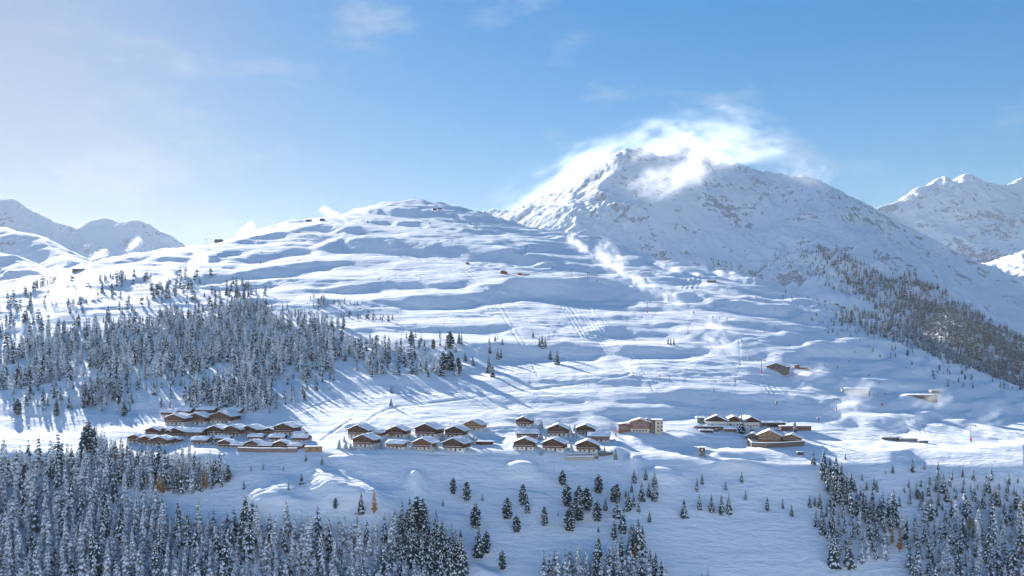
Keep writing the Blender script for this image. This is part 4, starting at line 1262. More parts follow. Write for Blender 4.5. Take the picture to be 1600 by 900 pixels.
# hamlet on the left, in its five rows up the slope
H1 = 'chalets of the hamlet above the left forest'
ROWS = [
    ([(263, 651, 26, 'e'), (284, 649, 26, 'e'), (320, 648, 30, 'e'), (360, 650, 30, 'e')], 'snow-roofed brown chalet', 'the topmost row of the left hamlet', dict(n_low=3, n_up=2, balcony=False, wall=M_WOODM)),
    ([(272, 664, 32, 'g'), (305, 663, 33, 'g'), (344, 662, 36, 'g')], 'wide gabled brown chalet', 'the second row of the left hamlet', dict(k_eave=.34, k_rise=.18, wall=M_WOODM)),
    ([(238, 682, 25, 'g'), (255, 683, 25, 'g'), (273, 684, 27, 'g'), (299, 684, 34, 'e'), (335, 681, 28, 'g'), (362, 682, 30, 'g'), (388, 682, 30, 'g'), (419, 680, 20, 'g'), (443, 680, 33, 'g')], 'timber chalet', 'the middle row of the left hamlet', dict(k_eave=.38, k_rise=.18)),
    ([(210, 692, 24, 'g'), (228, 695, 26, 'g'), (248, 697, 28, 'g'), (271, 693, 18, 'g'), (311, 694, 27, 'e'), (346, 690, 22, 'e')], 'low timber chalet', 'the treeside row of the left hamlet', dict(k_eave=.36, k_rise=.16, n_low=3, n_up=2, wall=M_WOODM)),
    ([(399, 688, 22, 'e'), (432, 689, 23, 'e'), (468, 690, 24, 'e')], 'small long-roofed chalet', 'the line above the stone wall row', dict(n_low=3, n_up=2, balcony=False, wall=M_WOODM)),
    ([(351, 699, 21, 'g'), (370, 700, 19, 'e'), (394, 700, 21, 'g'), (414, 701, 20, 'e'), (438, 701, 22, 'g'), (460, 702, 22, 'e')], 'low brown chalet', 'the row above the long retaining wall', dict(n_low=3, n_up=3, k_eave=.36, k_rise=.2, hp_k=.3, snow=.7, wall=M_WOODM)),
]
for items, look, where, kw in ROWS:
    for (px, py, w, ax), lab in zip(items, row_labels(len(items), look, where)):
        chalet(px, py, w, ax, lab, H1, rz=-10, **kw)
chalet(466, 682, 18, 'e', 'small wing-like chalet with bluish snowy roof beside the tall chalet at the hamlet edge', H1, rz=-10, n_low=2, n_up=2, balcony=False)
# hamlet in the middle
H2 = 'dark chalets of the middle hamlet'
for (px, py, w, ax), lab in zip([(559, 684, 34, 'g'), (588, 682, 25, 'e'), (619, 683, 29, 'g'), (665, 683, 36, 'g'), (710, 684, 31, 'g')], row_labels(5, 'dark timber chalet', 'the back row of the middle hamlet')):
    chalet(px, py, w, ax, lab, H2, rz=-17)
for (px, py, w, ax), lab in zip([(567, 699, 34, 'g'), (617, 701, 31, 'e'), (660, 703, 31, 'g'), (708, 705, 35, 'g')], row_labels(4, 'white-based dark chalet', 'the front row of the middle hamlet')):
    chalet(px, py, w, ax, lab, H2, rz=-17, wall=M_WOODM if px in (617, 660) else M_WOOD)
chalet(738, 672, 30, 'g', 'pale tan gabled house standing uppermost at the right end of the middle hamlet', H2, rz=-24, wall=M_WOODT, k_eave=.30, depth=.7)
# hamlet right of the middle
H3 = 'dark chalets of the hamlet left of the hotel'
for (px, py, w, ax), lab in zip([(818, 666, 24, 'g'), (871, 682, 31, 'g'), (914, 680, 27, 'g')], row_labels(3, 'dark gabled chalet', 'the back row left of the hotel')):
    chalet(px, py, w, ax, lab, H3, rz=-8, k_eave=.40)
chalet(824, 686, 34, 'e', 'long-roofed chalet between the two leftmost gabled chalets left of the hotel', H3, rz=-6)
chalet(936, 690, 33, 'e', 'long-roofed chalet nearest the hotel on its left', H3, rz=-4)
for (px, py, w, ax), lab in zip([(819, 703, 32, 'g'), (864, 705, 34, 'g'), (917, 707, 33, 'g')], row_labels(3, 'white-based brown chalet', 'the front row left of the hotel')):
    chalet(px, py, w, ax, lab, H3, rz=-9)
# the white houses on the right terrace
H4 = 'white plastered houses on the right terrace'
chalet(1119, 668, 33, 'g', 'white plastered house with dark gable, leftmost on the right terrace', H4, rz=-14, plinth=M_PLASTER, wall=M_WOOD, hp_k=.85, n_low=5, k_eave=.34, k_rise=.22, balcony=False, n_up=5)
chalet(1147, 668, 30, 'g', 'white house half hidden behind the tall spruce on the right terrace', H4, rz=-14, wall=M_WOOD, hp_k=.85, n_low=5, k_eave=.36, k_rise=.22, balcony=False, n_up=3)
chalet(1173, 669, 30, 'g', 'white house right of the tall spruce on the right terrace', H4, rz=10, wall=M_WOOD, hp_k=.85, n_low=5, k_eave=.36, k_rise=.22, balcony=False, n_up=3)
chalet(1143, 675, 20, 'e', 'low snow-capped stone annex in front of the white houses', None, rz=-8, wall=M_WOODM, plinth=M_STONE, k_eave=.35, balcony=False, n_low=2, n_up=0, snow=.9)
# tan houses behind the plank wall
H5 = 'tan timber houses behind the plank wall'
chalet(1176, 690, 22, 'g', 'dark weathered hut left of the pale timber house behind the plank wall', H5, rz=-20, wall=M_WOODG, k_eave=.38, balcony=False, n_low=0, n_up=1)
chalet(1202, 693, 33, 'g', 'pale timber gabled house behind the plank wall', H5, rz=-24, wall=M_WOODT, plinth=M_WOODT, k_eave=.40, k_rise=.22, n_low=0, n_up=3)
chalet(1236, 692, 26, 'g', 'small tan house with balcony at the right end of the plank wall', H5, rz=-20, wall=M_WOODT, plinth=M_WOODM, k_eave=.33, k_rise=.18, n_low=0, n_up=2)
chalet(1222, 690, 11, 'g', 'narrow brown shed between the two tan houses', H5, rz=10, wall=M_WOODM, plinth=M_WOODM, k_eave=.55, balcony=False, n_low=0, n_up=0, chimney=False)
# barns and huts on the hill
chalet(1213, 580, 29, 'g', 'weathered grey barn with white roof beside the lift pylon', None, rz=-28, wall=M_WOODG, plinth=M_STONE, k_eave=.26, k_rise=.17, balcony=False, n_low=0, n_up=2, chimney=False, name='barn', cat='barn')
chalet(786, 428, 9, 'g', 'small red-brown hut alone on the sunny slope', None, rz=-20, wall=M_RED, plinth=M_RED, k_eave=.40, balcony=False, n_low=0, n_up=2, chimney=False, snow=.4, name='hut', cat='hut')
chalet(812, 430, 6, 'g', 'smaller red hut with a low annex on the sunny slope', None, rz=-20, wall=M_RED, plinth=M_RED, k_eave=.40, balcony=False, n_low=0, n_up=1, chimney=False, snow=.4, name='hut', cat='hut')
chalet(822, 430, 11, 'e', 'low long red shed beside the smaller red hut', None, rz=0, wall=M_RED, plinth=M_RED, k_eave=.16, balcony=False, n_low=0, n_up=0, chimney=False, snow=.4, name='shed', cat='shed')
chalet(1112, 441, 14, 'e', 'dark alpine hut low in the snow on the upper right slope', None, rz=-8, wall=M_WOODG, plinth=M_STONE, k_eave=.30, balcony=False, n_low=0, n_up=2, chimney=False, name='hut', cat='hut')
chalet(1306, 457, 9, 'e', 'small snowed-in hut on the right skyline of the hill, left one of two', None, rz=-8, wall=M_WOODG, plinth=M_STONE, k_eave=.36, balcony=False, n_low=0, n_up=2, chimney=False, snow=.8, name='hut', cat='hut')
chalet(1317, 459, 8, 'e', 'small snowed-in hut on the right skyline of the hill, right one of two', None, rz=-8, wall=M_WOODG, plinth=M_STONE, k_eave=.36, balcony=False, n_low=0, n_up=2, chimney=False, snow=.8, name='hut', cat='hut')
chalet(730, 413, 5, 'g', 'tiny dark hut beside the groomed tracks high on the hill', None, rz=-8, wall=M_WOODG, plinth=M_STONE, k_eave=.45, balcony=False, n_low=0, n_up=0, chimney=False, snow=.4, name='hut', cat='hut')
# little orange cabin with a log stack
chalet(1246, 576, 9, 'g', 'small orange timber cabin right of the grey barn', None, rz=-15, wall=M_WOODO, plinth=M_WOODO, k_eave=.50, balcony=False, n_low=0, n_up=1, chimney=False, snow=.35, name='cabin', cat='cabin')
chalet(1257, 577, 13, 'e', 'low orange shed leaning towards the small orange cabin', None, rz=-6, wall=M_WOODO, plinth=M_WOODM, k_eave=.34, balcony=False, n_low=0, n_up=0, chimney=False, snow=.35, name='shed', cat='shed')

def flat_building(name, px, py, wpx, hpx, dpx, label, wall, cat, rz=0, snow=.6, nwin=0, winpx=None, band=None, ov=.5, group=None, rows=1):
    p = at(px, py)
    s = p.y / F
    W, H, L = wpx * s, hpx * s, dpx * s
    e = empty(name, (p.x, p.y, p.z - .1), R(rz))
    MB().box(-W / 2, W / 2, 0, L, -3, H).build('wall', wall, e)
    rf = MB().box(-W / 2 - ov, W / 2 + ov, -ov, L + ov, H, H + .25).build('roof', M_WOODM, e)
    if snow:
        nx = 9; rr = []
        m = MB()
        rows_ = []
        for j in range(5):
            y = -ov + (L + 2 * ov) * j / 4
            rows_.append([(-W / 2 - ov + (W + 2 * ov) * i / (nx - 1), y, H + .25 + snow * (.55 + .45 * (0 if i in (0, nx - 1) or j in (0, 4) else 1)) * (1 + .15 * math.sin(i * 2.1 + j * 1.7 + px))) for i in range(nx)])
        m.grid(rows_)
        low = [[(a[0], a[1], H + .255) for a in r] for r in rows_]
        m.grid([rows_[0], low[0]]); m.grid([rows_[-1], low[-1]]); m.grid([[r[0] for r in rows_], [r[0] for r in low]]); m.grid([[r[-1] for r in rows_], [r[-1] for r in low]])
        m.build('snow_cover', M_ROOFSNOW, rf)
    for k in range(rows):
        for i in range(nwin):
            x = (-.5 + (i + .5) / nwin) * W * .9
            window(e, x, 0, H * ((k + .3) / rows), min(1.5, W / nwin * .6), min(1.4, H / rows * .5))
    if band:
        MB().box(-W / 2 + .3, W / 2 - .3, -.06, -.002, H * band[0], H * band[1]).build('window', M_GLASS, e)
    tag(e, label, cat, group)
    return e

# the hotel: gabled main house, low wing on its left, dormer, flat tower on its right
def hotel():
    p = at(1000, 676)
    s = p.y / F
    e = empty('hotel', (p.x, p.y, p.z), R(-12))
    W, L, H = 30 * s, 20 * s, 15.5 * s
    rise = 4.6 * s
    MB().box(-W / 2 + .1, W / 2 - .1, .1, L, -3, 6 * s).build('plinth', M_PLASTERC, e)
    gable_wall(e, W, L, 6 * s, 16.5 * s, rise, 'g', M_HOTEL)
    rf = gable_roof(e, W, L, 16.5 * s, rise, 1.1, 'g', M_WOODM)
    roof_snow(W, L, 16.5 * s, rise, 1.15, .7, 'g', .3, rf)
    for r_ in range(2):
        for i in range(4):
            window(e, (-.5 + (i + .5) / 4) * W * .78, 0, (8.2 + 4.6 * r_) * s, 1.5, 1.5, frame=M_PLASTER)
    for i in range(5): window(e, (-.5 + (i + .5) / 5) * W * .8, .1, 1.4 * s, 1.5, 1.4, frame=M_PLASTER)
    # left wing
    w2 = 19 * s
    MB().box(-W / 2 - w2, -W / 2 - .02, 2.0, L * .95, -3, 11.2 * s).build('wing', M_HOTEL, e)
    r2 = MB().prism([(-W / 2 - w2 - .8, 1.2, 11.0 * s), (-W / 2 - .03, 1.2, 14.0 * s), (-W / 2 - .03, 1.2, 14.0 * s + .25), (-W / 2 - w2 - .8, 1.2, 11.0 * s + .25)],
                    [(-W / 2 - w2 - .8, L, 11.0 * s), (-W / 2 - .03, L, 14.0 * s), (-W / 2 - .03, L, 14.0 * s + .25), (-W / 2 - w2 - .8, L, 11.0 * s + .25)]).build('roof', M_WOODM, e)
    MB().prism([(-W / 2 - w2 - .8, 1.1, 11.0 * s + .26), (-W / 2 - .04, 1.1, 14.0 * s + .26), (-W / 2 - .04, 1.1, 14.0 * s + .95), (-W / 2 - w2 - .7, 1.3, 11.0 * s + .9)],
               [(-W / 2 - w2 - .8, L, 11.0 * s + .26), (-W / 2 - .04, L, 14.0 * s + .26), (-W / 2 - .04, L, 14.0 * s + .95), (-W / 2 - w2 - .7, L, 11.0 * s + .9)]).build('snow_cover', M_ROOFSNOW, r2)
    for i in range(3): window(e, -W / 2 - w2 * (.2 + .3 * i), 2.0, 5.0 * s, 1.6, 1.5, frame=M_PLASTER)
    # dormer gable behind on the right
    dw = 7 * s
    gable_wall(e, dw, L * .5, 11 * s, 18.0 * s, 4.0 * s, 'g', M_WOODT, cx=W * .36, y0=L * .3, name='dormer')
    r3 = gable_roof(e, dw, L * .5, 18.0 * s, 4.0 * s, .7, 'g', M_WOODT, cx=W * .36, y0=L * .3)
    roof_snow(dw, L * .5, 18.0 * s, 4.0 * s, .72, .5, 'g', .6, r3, cx=W * .36, y0=L * .3)
    # flat tower: dark glazed link, cream stair tower, brown edge
    x0 = W / 2 + .02
    MB().box(x0, x0 + 8 * s, 1.5, L, -3, 19.0 * s).build('link', M_WOOD, e)
    for r_ in range(3): window(e, x0 + 4 * s, 1.5, (1.5 + 5.8 * r_) * s, 2.2, 1.5, frame=M_PLASTER)
    MB().box(x0 + 8 * s + .02, x0 + 19 * s, 1.2, L, -3, 19.0 * s).build('tower', M_PLASTERC, e)
    for r_ in range(3):
        MB().box(x0 + 17 * s, x0 + 20.3 * s, .2, 1.18, (3.5 + 5.6 * r_) * s, (5.4 + 5.6 * r_) * s).build('balcony', M_WOODM, e)
    for r_ in range(3): window(e, x0 + 13 * s, 1.2, (2.2 + 5.6 * r_) * s, 1.2, 1.2, frame=M_WOODM)
    rt = MB().box(x0 - .01, x0 + 20 * s, .4, L + .4, 19.0 * s + .01, 19.8 * s).build('flat_roof', M_WOODM, e)
    MB().box(x0 + .3, x0 + 19.6 * s, .8, L, 19.8 * s + .01, 19.8 * s + .4).build('snow_cover', M_ROOFSNOW, rt)
    tag(e, 'large brown hotel with rows of white windows, dormer and pale flat-roofed tower', 'hotel')
hotel()

flat_building('shed', 757, 695, 26, 4.5, 9, 'low dark shed with snowy roof right of the middle hamlet', M_WOOD, 'shed', rz=-4)
flat_building('hut', 490, 706, 25, 8, 8, 'flat tan timber box at the right end of the left hamlet', M_WOODT, 'hut', rz=8, nwin=2, snow=.25)
flat_building('kiosk', 1095, 661, 11, 8, 9, 'small glazed kiosk with thick white flat roof on the terrace', M_GREENCOP, 'kiosk', rz=-5, band=(.25, .8), snow=.9, ov=1.0)
flat_building('terrace_building', 1108, 671, 48, 4.5, 7, 'long low snow-covered building under the leftmost white house', M_WOODM, 'building', rz=0, snow=.9, band=(.15, .6), ov=.7)
flat_building('carport', 1104, 676, 20, 3.4, 5, 'low carport with snowy flat roof below the long terrace building', M_DARK, 'carport', rz=0, snow=.7, ov=.6)
flat_building('garage_building', 1209, 667, 38, 6, 9, 'flat-roofed building with thick snow behind the tan houses', M_WOOD, 'building', rz=3, snow=1.1, band=(.2, .6), ov=.6)
flat_building('stable', 1244, 673, 48, 7, 9, 'long red-brown stable right of the flat-roofed building', M_STABLE, 'stable', rz=3, snow=.4, nwin=5, ov=.6)
flat_building('pump_house', 1251, 711, 10, 4.2, 4, 'small dark box on the slope below the plank wall', M_DARK, 'shed', rz=0, snow=.35, ov=.2)
flat_building('lift_station', 1441, 624, 50, 6.5, 12, 'long low timber lift station with flat snowy roof on the right', M_WOODG, 'lift station', rz=6, snow=.5, nwin=7, ov=.5)
flat_building('control_cabin', 1463, 616, 16, 6, 8, 'pale boxy cabin perched at the right end of the long lift station', M_CONC, 'cabin', rz=6, snow=.25, band=(.4, .8), ov=.2)
flat_building('terminal', 1338, 617, 38, 9, 12, 'snow-covered lift terminal blurred by blowing snow', M_PLASTER, 'lift station', rz=0, snow=1.2, ov=.5)
flat_building('engine_house', 1354, 618, 11, 11, 8, 'boxy grey housing at the right end of the snow-covered terminal', M_CONC, 'engine house', rz=-10, snow=.3, band=(.4, .7), ov=.25)
flat_building('restaurant', 1394, 688, 30, 4.2, 8, 'half-buried restaurant with window band behind the snowy crest on the right', M_STONE, 'restaurant', rz=-6, snow=.8, band=(.25, .85), ov=.6)
flat_building('pavilion', 1420, 690, 26, 4.4, 6, 'lower glass pavilion right of the half-buried restaurant', M_CONC, 'pavilion', rz=-8, snow=.3, nwin=7, ov=.3)
flat_building('shelter', 1444, 692, 12, 3, 5, 'tiny dark shelter at the right end of the half-buried restaurant', M_WOODG, 'shelter', rz=-4, snow=.3, ov=.3)
flat_building('mountain_station', 122, 424, 17, 4, 7, 'flat mountain lodge half sunk in the snow on the left skyline', M_WOODG, 'lodge', rz=14, snow=.6, nwin=4, ov=.6)
flat_building('mountain_station', 341, 374, 12, 5, 6, 'dark lift station on the left shoulder of the skyline', M_DARK, 'lift station', rz=0, snow=.7, band=(.3, .7), ov=.8)
flat_building('mountain_hut', 482, 346, 9, 2.8, 4, 'small low structure on the skyline left of the summit', M_WOODG, 'hut', rz=0, snow=.4, ov=.3)
flat_building('mountain_hut', 503, 345, 7, 3.4, 4, 'small dark structure beside drifting snow left of the summit', M_DARK, 'hut', rz=0, snow=.4, ov=.3)
flat_building('garage', 906, 719, 44, 5.0, 9, 'long concrete garage with snowy flat roof below the front chalets', M_CONC, 'garage', rz=3, snow=.6, ov=.3)
flat_building('garage_block', 930, 718, 10, 6.2, 6, 'taller stone block at the right end of the long concrete garage', M_STONE, 'garage', rz=3, snow=.3, ov=.15)

# summit station: domed bubble beside a steel lift head
def summit_station():
    p = at(680, 330); s = p.y / F
    e = empty('summit_station', (p.x, p.y, p.z - .3))
    m = MB(); rows = []
    for j in range(7):
        a = j / 6 * math.pi / 2
        rows.append([(4.6 * s * math.cos(a) * math.cos(t * math.pi / 6), 4.6 * s * math.cos(a) * math.sin(t * math.pi / 6), 5.2 * s * math.sin(a) + 1.5 * s) for t in range(13)])
    m.grid(rows); m.tube((0, 0, -2), (0, 0, 1.5 * s), 4.5 * s, 4.5 * s, 12)
    m.build('dome', M_ROOFSNOW, e, True)
    MB().box(-3.2 * s, 2.2 * s, -4.72 * s, -4.3 * s, 1.2 * s, 4.2 * s).build('window', M_GLASS, e)
    MB().box(4.8 * s, 11 * s, -2 * s, 2 * s, 3.0 * s, 4.6 * s).build('lift_head', M_DARK, e)
    MB().box(4.4 * s, 11.4 * s, -2.2 * s, 2.2 * s, 4.62 * s, 5.2 * s).build('lift_roof', M_GREENCOP, e)
    MB().tube((7 * s, 0, -2), (7 * s, 0, 3 * s), .9 * s, .7 * s).build('column', M_CONC, e)
    tag(e, 'domed summit lift station silhouetted on top of the hill', 'lift station')
summit_station()

# stone tower by the slope path
def stone_tower():
    p = at(1097, 713); s = p.y / F
    e = empty('stone_tower', (p.x, p.y, p.z - .2), R(-8))
    w = 3.9 * s
    MB().box(-w, w, 0, 2 * w, -3, 8 * s).build('base', M_STONE, e)
    MB().box(-w - .15, w + .15, -.15, 2 * w + .15, 8 * s + .005, 14 * s).build('timber_top', M_WOOD, e)
    MB().box(-w * .4, w * .35, -.22, -.155, 9.5 * s, 12.4 * s).build('clock_opening', M_PLASTERC, e)
    MB().box(-w - .4, w + .4, -.4, 2 * w + .4, 14 * s + .005, 14 * s + .5).build('snow_cap', M_ROOFSNOW, e)
    tag(e, 'small stone tower with dark timber top alone on the shaded slope', 'tower')
stone_tower()

# walls and fences
def wall_run(name, pts, hpx, thick, mat, label, cat='wall', boards=False, snow=True):
    P = [at(*q) for q in pts]
    s = P[0].y / F; h = hpx * s
    e = empty(name, P[0])
    o = P[0]
    body, cap, pieces = MB(), MB(), MB()
    for a, b in zip(P[:-1], P[1:]):
        a, b = a - o, b - o
        d = Vector((b.x - a.x, b.y - a.y, 0)); L = d.length; d.normalize(); n = Vector((-d.y, d.x, 0)) * thick
        z0 = min(a.z, b.z) - 3
        body.prism([(a.x, a.y, z0), (b.x, b.y, z0), (b.x + n.x, b.y + n.y, z0), (a.x + n.x, a.y + n.y, z0)],
                   [(a.x, a.y, a.z + h), (b.x, b.y, b.z + h), (b.x + n.x, b.y + n.y, b.z + h), (a.x + n.x, a.y + n.y, a.z + h)])
        cap.prism([(a.x, a.y, a.z + h + .005), (b.x, b.y, b.z + h + .005), (b.x + n.x, b.y + n.y, b.z + h + .005), (a.x + n.x, a.y + n.y, a.z + h + .005)],
                  [(a.x, a.y, a.z + h + .4), (b.x, b.y, b.z + h + .35), (b.x + n.x, b.y + n.y, b.z + h + .4), (a.x + n.x, a.y + n.y, a.z + h + .45)])
        if boards:
            k = int(L / .75)
            for i in range(k):
                t0 = (i + .08) / k; t1 = (i + .92) / k
                u, v = a.lerp(b, t0), a.lerp(b, t1)
                q = n.normalized() * (-.06 - .03 * (i % 3))
                pieces.prism([(u.x + q.x, u.y + q.y, u.z - 1), (v.x + q.x, v.y + q.y, v.z - 1), (v.x, v.y, v.z - 1), (u.x, u.y, u.z - 1)],
                             [(u.x + q.x, u.y + q.y, u.z + h - .1), (v.x + q.x, v.y + q.y, v.z + h - .1), (v.x, v.y, v.z + h - .1), (u.x, u.y, u.z + h - .1)])
    body.build('core', mat, e)
    if boards:
        tag(pieces.build('boards', mat, e), kind='stuff')
    if snow: cap.build('snow_cap', M_ROOFSNOW, e)
    tag(e, label, cat, kind='thing')
wall_run('retaining_wall', [(371, 706), (403, 707), (432, 707), (464, 707)], 6.5, 1.0, M_STONE, 'long stone retaining wall below the front row of the left hamlet')
wall_run('plank_wall', [(1168, 693), (1175, 699), (1196, 700), (1226, 699), (1257, 697)], 7.5, .4, M_WOODG, 'tall weathered plank wall in front of the tan timber houses', boards=True)
wall_run('board_fence', [(934, 712), (946, 712), (958, 711)], 4.5, .25, M_WOODG, 'short board fence right of the long concrete garage', 'fence', boards=True, snow=False)
wall_run('terrace_wall', [(886, 712), (905, 712), (930, 711)], 2.2, .5, M_STONE, 'low dark terrace wall above the long concrete garage')

# ------------------------------------------------------------------ lift pylons
def pylon_parts():
    """a pylon one metre tall"""
    pole = MB().tube((0, 0, -.12), (0, 0, .95), .026, .018, 8)
    pad = MB().tube((0, 0, -.02), (0, 0, .22), .045, .045, 8)
    arm = MB().box(-.26, .26, -.016, .016, .93, .97); arm.box(-.012, .012, -.012, .012, .97, 1.02)
    sh = lambda s: MB().box(s * .25 - .035, s * .25 + .035, -.12, .12, .88, .925)
    return pole, pad, arm, sh
_py = {}
PYLONS = [(1517, 690, 27, 'lift pylon rising from blowing snow at the far right of the village slope'), (1378, 634, 21, 'lift pylon right of the snow-covered terminal'),
          (1307, 641, 18, 'lift pylon left of the snow-covered terminal'), (1190, 584, 22, 'lift pylon left of the grey barn'), (1075, 520, 15, 'lift pylon in the shaded bowl left of the grove-free slope'),
          (1011, 489, 20, 'lift pylon beside the low drifting snow plume in mid slope'), (864, 419, 13, 'lift pylon right of the red huts'), (821, 397, 13, 'lift pylon above the red huts'),
          (745, 359, 11, 'lift pylon near the summit, below the right skyline'), (893, 431, 11, 'thin lift pylon left of a row of three on the sunny ledge'), (918, 436, 11, 'thin lift pylon in the middle of the sunny ledge'),
          (932, 440, 10, 'thin lift pylon at the right end of the sunny ledge'), (710, 340, 8, 'lift pylon just right of the summit station'), (403, 379, 10, 'lift pylon on the left shoulder above the banks'),
          (322, 380, 9, 'lift pylon left of the skyline lift station'), (264, 384, 8, 'lift pylon far left on the skyline'), (733, 404, 9, 'lift pylon above the tiny dark hut'),
          (401, 352, 5, 'short lift pylon left of the low skyline structure'), (417, 350, 5, 'short lift pylon close to the low skyline structure')]
def make_pylons():
    pole, pad, arm, sh = pylon_parts()
    proto = empty('lift_pylon', (0, 0, 0))
    pole.build('pole', M_METAL, proto); pad.build('base_padding', M_REDPAD, proto); arm.build('crossarm', M_METAL, proto)
    sh(-1).build('sheave_train', M_DARK, proto); sh(1).build('sheave_train', M_DARK, proto)
    for i, (px, py, h, lab) in enumerate(PYLONS):
        p = at(px, py)
        if i == 0: e, kids = proto, None
        else:
            e = proto.copy(); COL.objects.link(e)
            for ch in proto.children:
                c = ch.copy(); COL.objects.link(c); c.parent = e
        e.location = p
        k = h / F * p.y
        e.scale = (k, k, k)
        e.rotation_euler = (0, 0, R(-18 if px > 600 else 20))
        tag(e, lab, 'lift pylon', 'lift pylons on the hill')
make_pylons()

# ------------------------------------------------------------------ snow guns at the foot of the plumes
GUNS = [(994, 446, 5, 'snow gun at the tip of the large plume on the sunny ledge'), (1044, 470, 5, 'snow gun blowing the low plume beside a lift pylon'), (1084, 491, 5, 'snow gun at the right tip of the plume below the bowl'),
        (1159, 535, 5, 'snow gun feeding the small plume in the shaded bowl'), (1170, 563, 5, 'snow gun feeding the broad plume left of the grey barn'), (1214, 633, 6, 'snow gun beside the track above the terrace'),
        (1279, 658, 6, 'snow gun at the left tip of the wide plume on the village slope'), (735, 352, 4, 'snow gun on the bank near the summit'), (672, 352, 4, 'snow gun left of the summit banks'), (575, 349, 4, 'snow gun left on the upper banks')]
def make_guns():
    proto = empty('snow_gun', (0, 0, 0))
    MB().tube((0, 0, -.2), (0, 0, .62), .05, .04, 6).build('mast', M_METAL, proto)
    MB().tube((.18, -.02, .62), (-.34, -.05, .84), .15, .19, 10).build('barrel', M_DARK, proto)
    MB().box(-.16, .16, -.16, .16, .0, .16).build('base', M_REDPAD, proto)
    for i, (px, py, h, lab) in enumerate(GUNS):
        p = at(px, py)
        if i == 0: e = proto
        else:
            e = proto.copy(); COL.objects.link(e)
            for ch in proto.children:
                c = ch.copy(); COL.objects.link(c); c.parent = e
        k = h / F * p.y
        e.location = p; e.scale = (k, k, k)
        tag(e, lab, 'snow gun', 'snow guns on the pistes')
make_guns()

# marker poles along the pistes; the first two stand for unidentified dark specks
MARKS = [(866, 737, 6, 'thin dark speck built as a pole on the shaded slope below the chalets'), (897, 731, 4, 'short speck built as a pole right of the thin one below the chalets'), (1031, 593, 7, 'marker pole on the lit bench, left of a pair'), (1046, 594, 7, 'marker pole on the lit bench, right of a pair'),
         (1114, 503, 9, 'marker pole left in the row under the upper right bank'), (1124, 503, 7, 'marker pole second in the row under the upper right bank'), (1136, 504, 8, 'marker pole third in the row under the upper right bank'), (919, 603, 8, 'marker pole beside the lower road track'),
         (407, 413, 5, 'marker pole on the left banks below the pylon')]
def make_marks():
    proto = empty('marker_pole', (0, 0, 0))
    MB().tube((0, 0, -.2), (0, 0, 1), .05, .045, 6).build('pole', M_DARK, proto)
    MB().box(-.10, .10, -.055, .055, .78, .98).build('sign_plate', M_REDPAD, proto)
    for i, (px, py, h, lab) in enumerate(MARKS):
        p = at(px, py)
        if i == 0: e = proto
        else:
            e = proto.copy(); COL.objects.link(e)
            for ch in proto.children:
                c = ch.copy(); COL.objects.link(c); c.parent = e
        k = h / F * p.y
        e.location = p; e.scale = (k, k, k)
        tag(e, lab, 'marker pole', 'marker poles along the pistes')
make_marks()

# parked cars under snow beside the right terrace
def car(px, py, lab, mat, rz):
    p = at(px, py)
    e = empty('parked_car', p, R(rz))
    body = MB().prism([(-2.1, -.85, .35), (2.1, -.85, .35), (2.15, -.85, .8), (1.2, -.85, .95), (-1.6, -.85, .98), (-2.15, -.85, .85)], [(-2.1, .85, .35), (2.1, .85, .35), (2.15, .85, .8), (1.2, .85, .95), (-1.6, .85, .98), (-2.15, .85, .85)]).build('body', mat, e)
    MB().prism([(-1.7, -.75, .98), (1.1, -.75, .96), (.5, -.68, 1.45), (-1.3, -.68, 1.48)], [(-1.7, .75, .98), (1.1, .75, .96), (.5, .68, 1.45), (-1.3, .68, 1.48)]).build('cabin_glass', M_GLASS, e)
    MB().prism([(-1.35, -.7, 1.49), (.55, -.7, 1.46), (.45, -.6, 1.75), (-1.25, -.6, 1.8)], [(-1.35, .7, 1.49), (.55, .7, 1.46), (.45, .6, 1.75), (-1.25, .6, 1.8)]).build('snow_cover', M_ROOFSNOW, e)
    for x in (-1.35, 1.35):
        for y in (-.87, .67):
            MB().tube((x, y, .33), (x, y + .2, .33), .33, .33, 12).build('wheel', M_DARK, e)
    tag(e, lab, 'car', 'parked cars on the right terrace')
M_CAR1 = plain_mat('dark_car_paint', (.03, .035, .045), .35, .05, 1, .5)
M_CAR2 = plain_mat('silver_car_paint', (.35, .36, .38), .35, .05, 1, .5)
car(1119, 674, 'dark snow-topped car parked right of the low carport', M_CAR1, 20)
car(1212, 674, 'dark snow-topped car parked below the flat-roofed building', M_CAR1, 35)
car(1218, 675, 'silver snow-topped car parked right of the dark car', M_CAR2, 35)
car(1176, 674, 'dark snow-topped car parked under the white house right of the spruce', M_CAR1, -15)


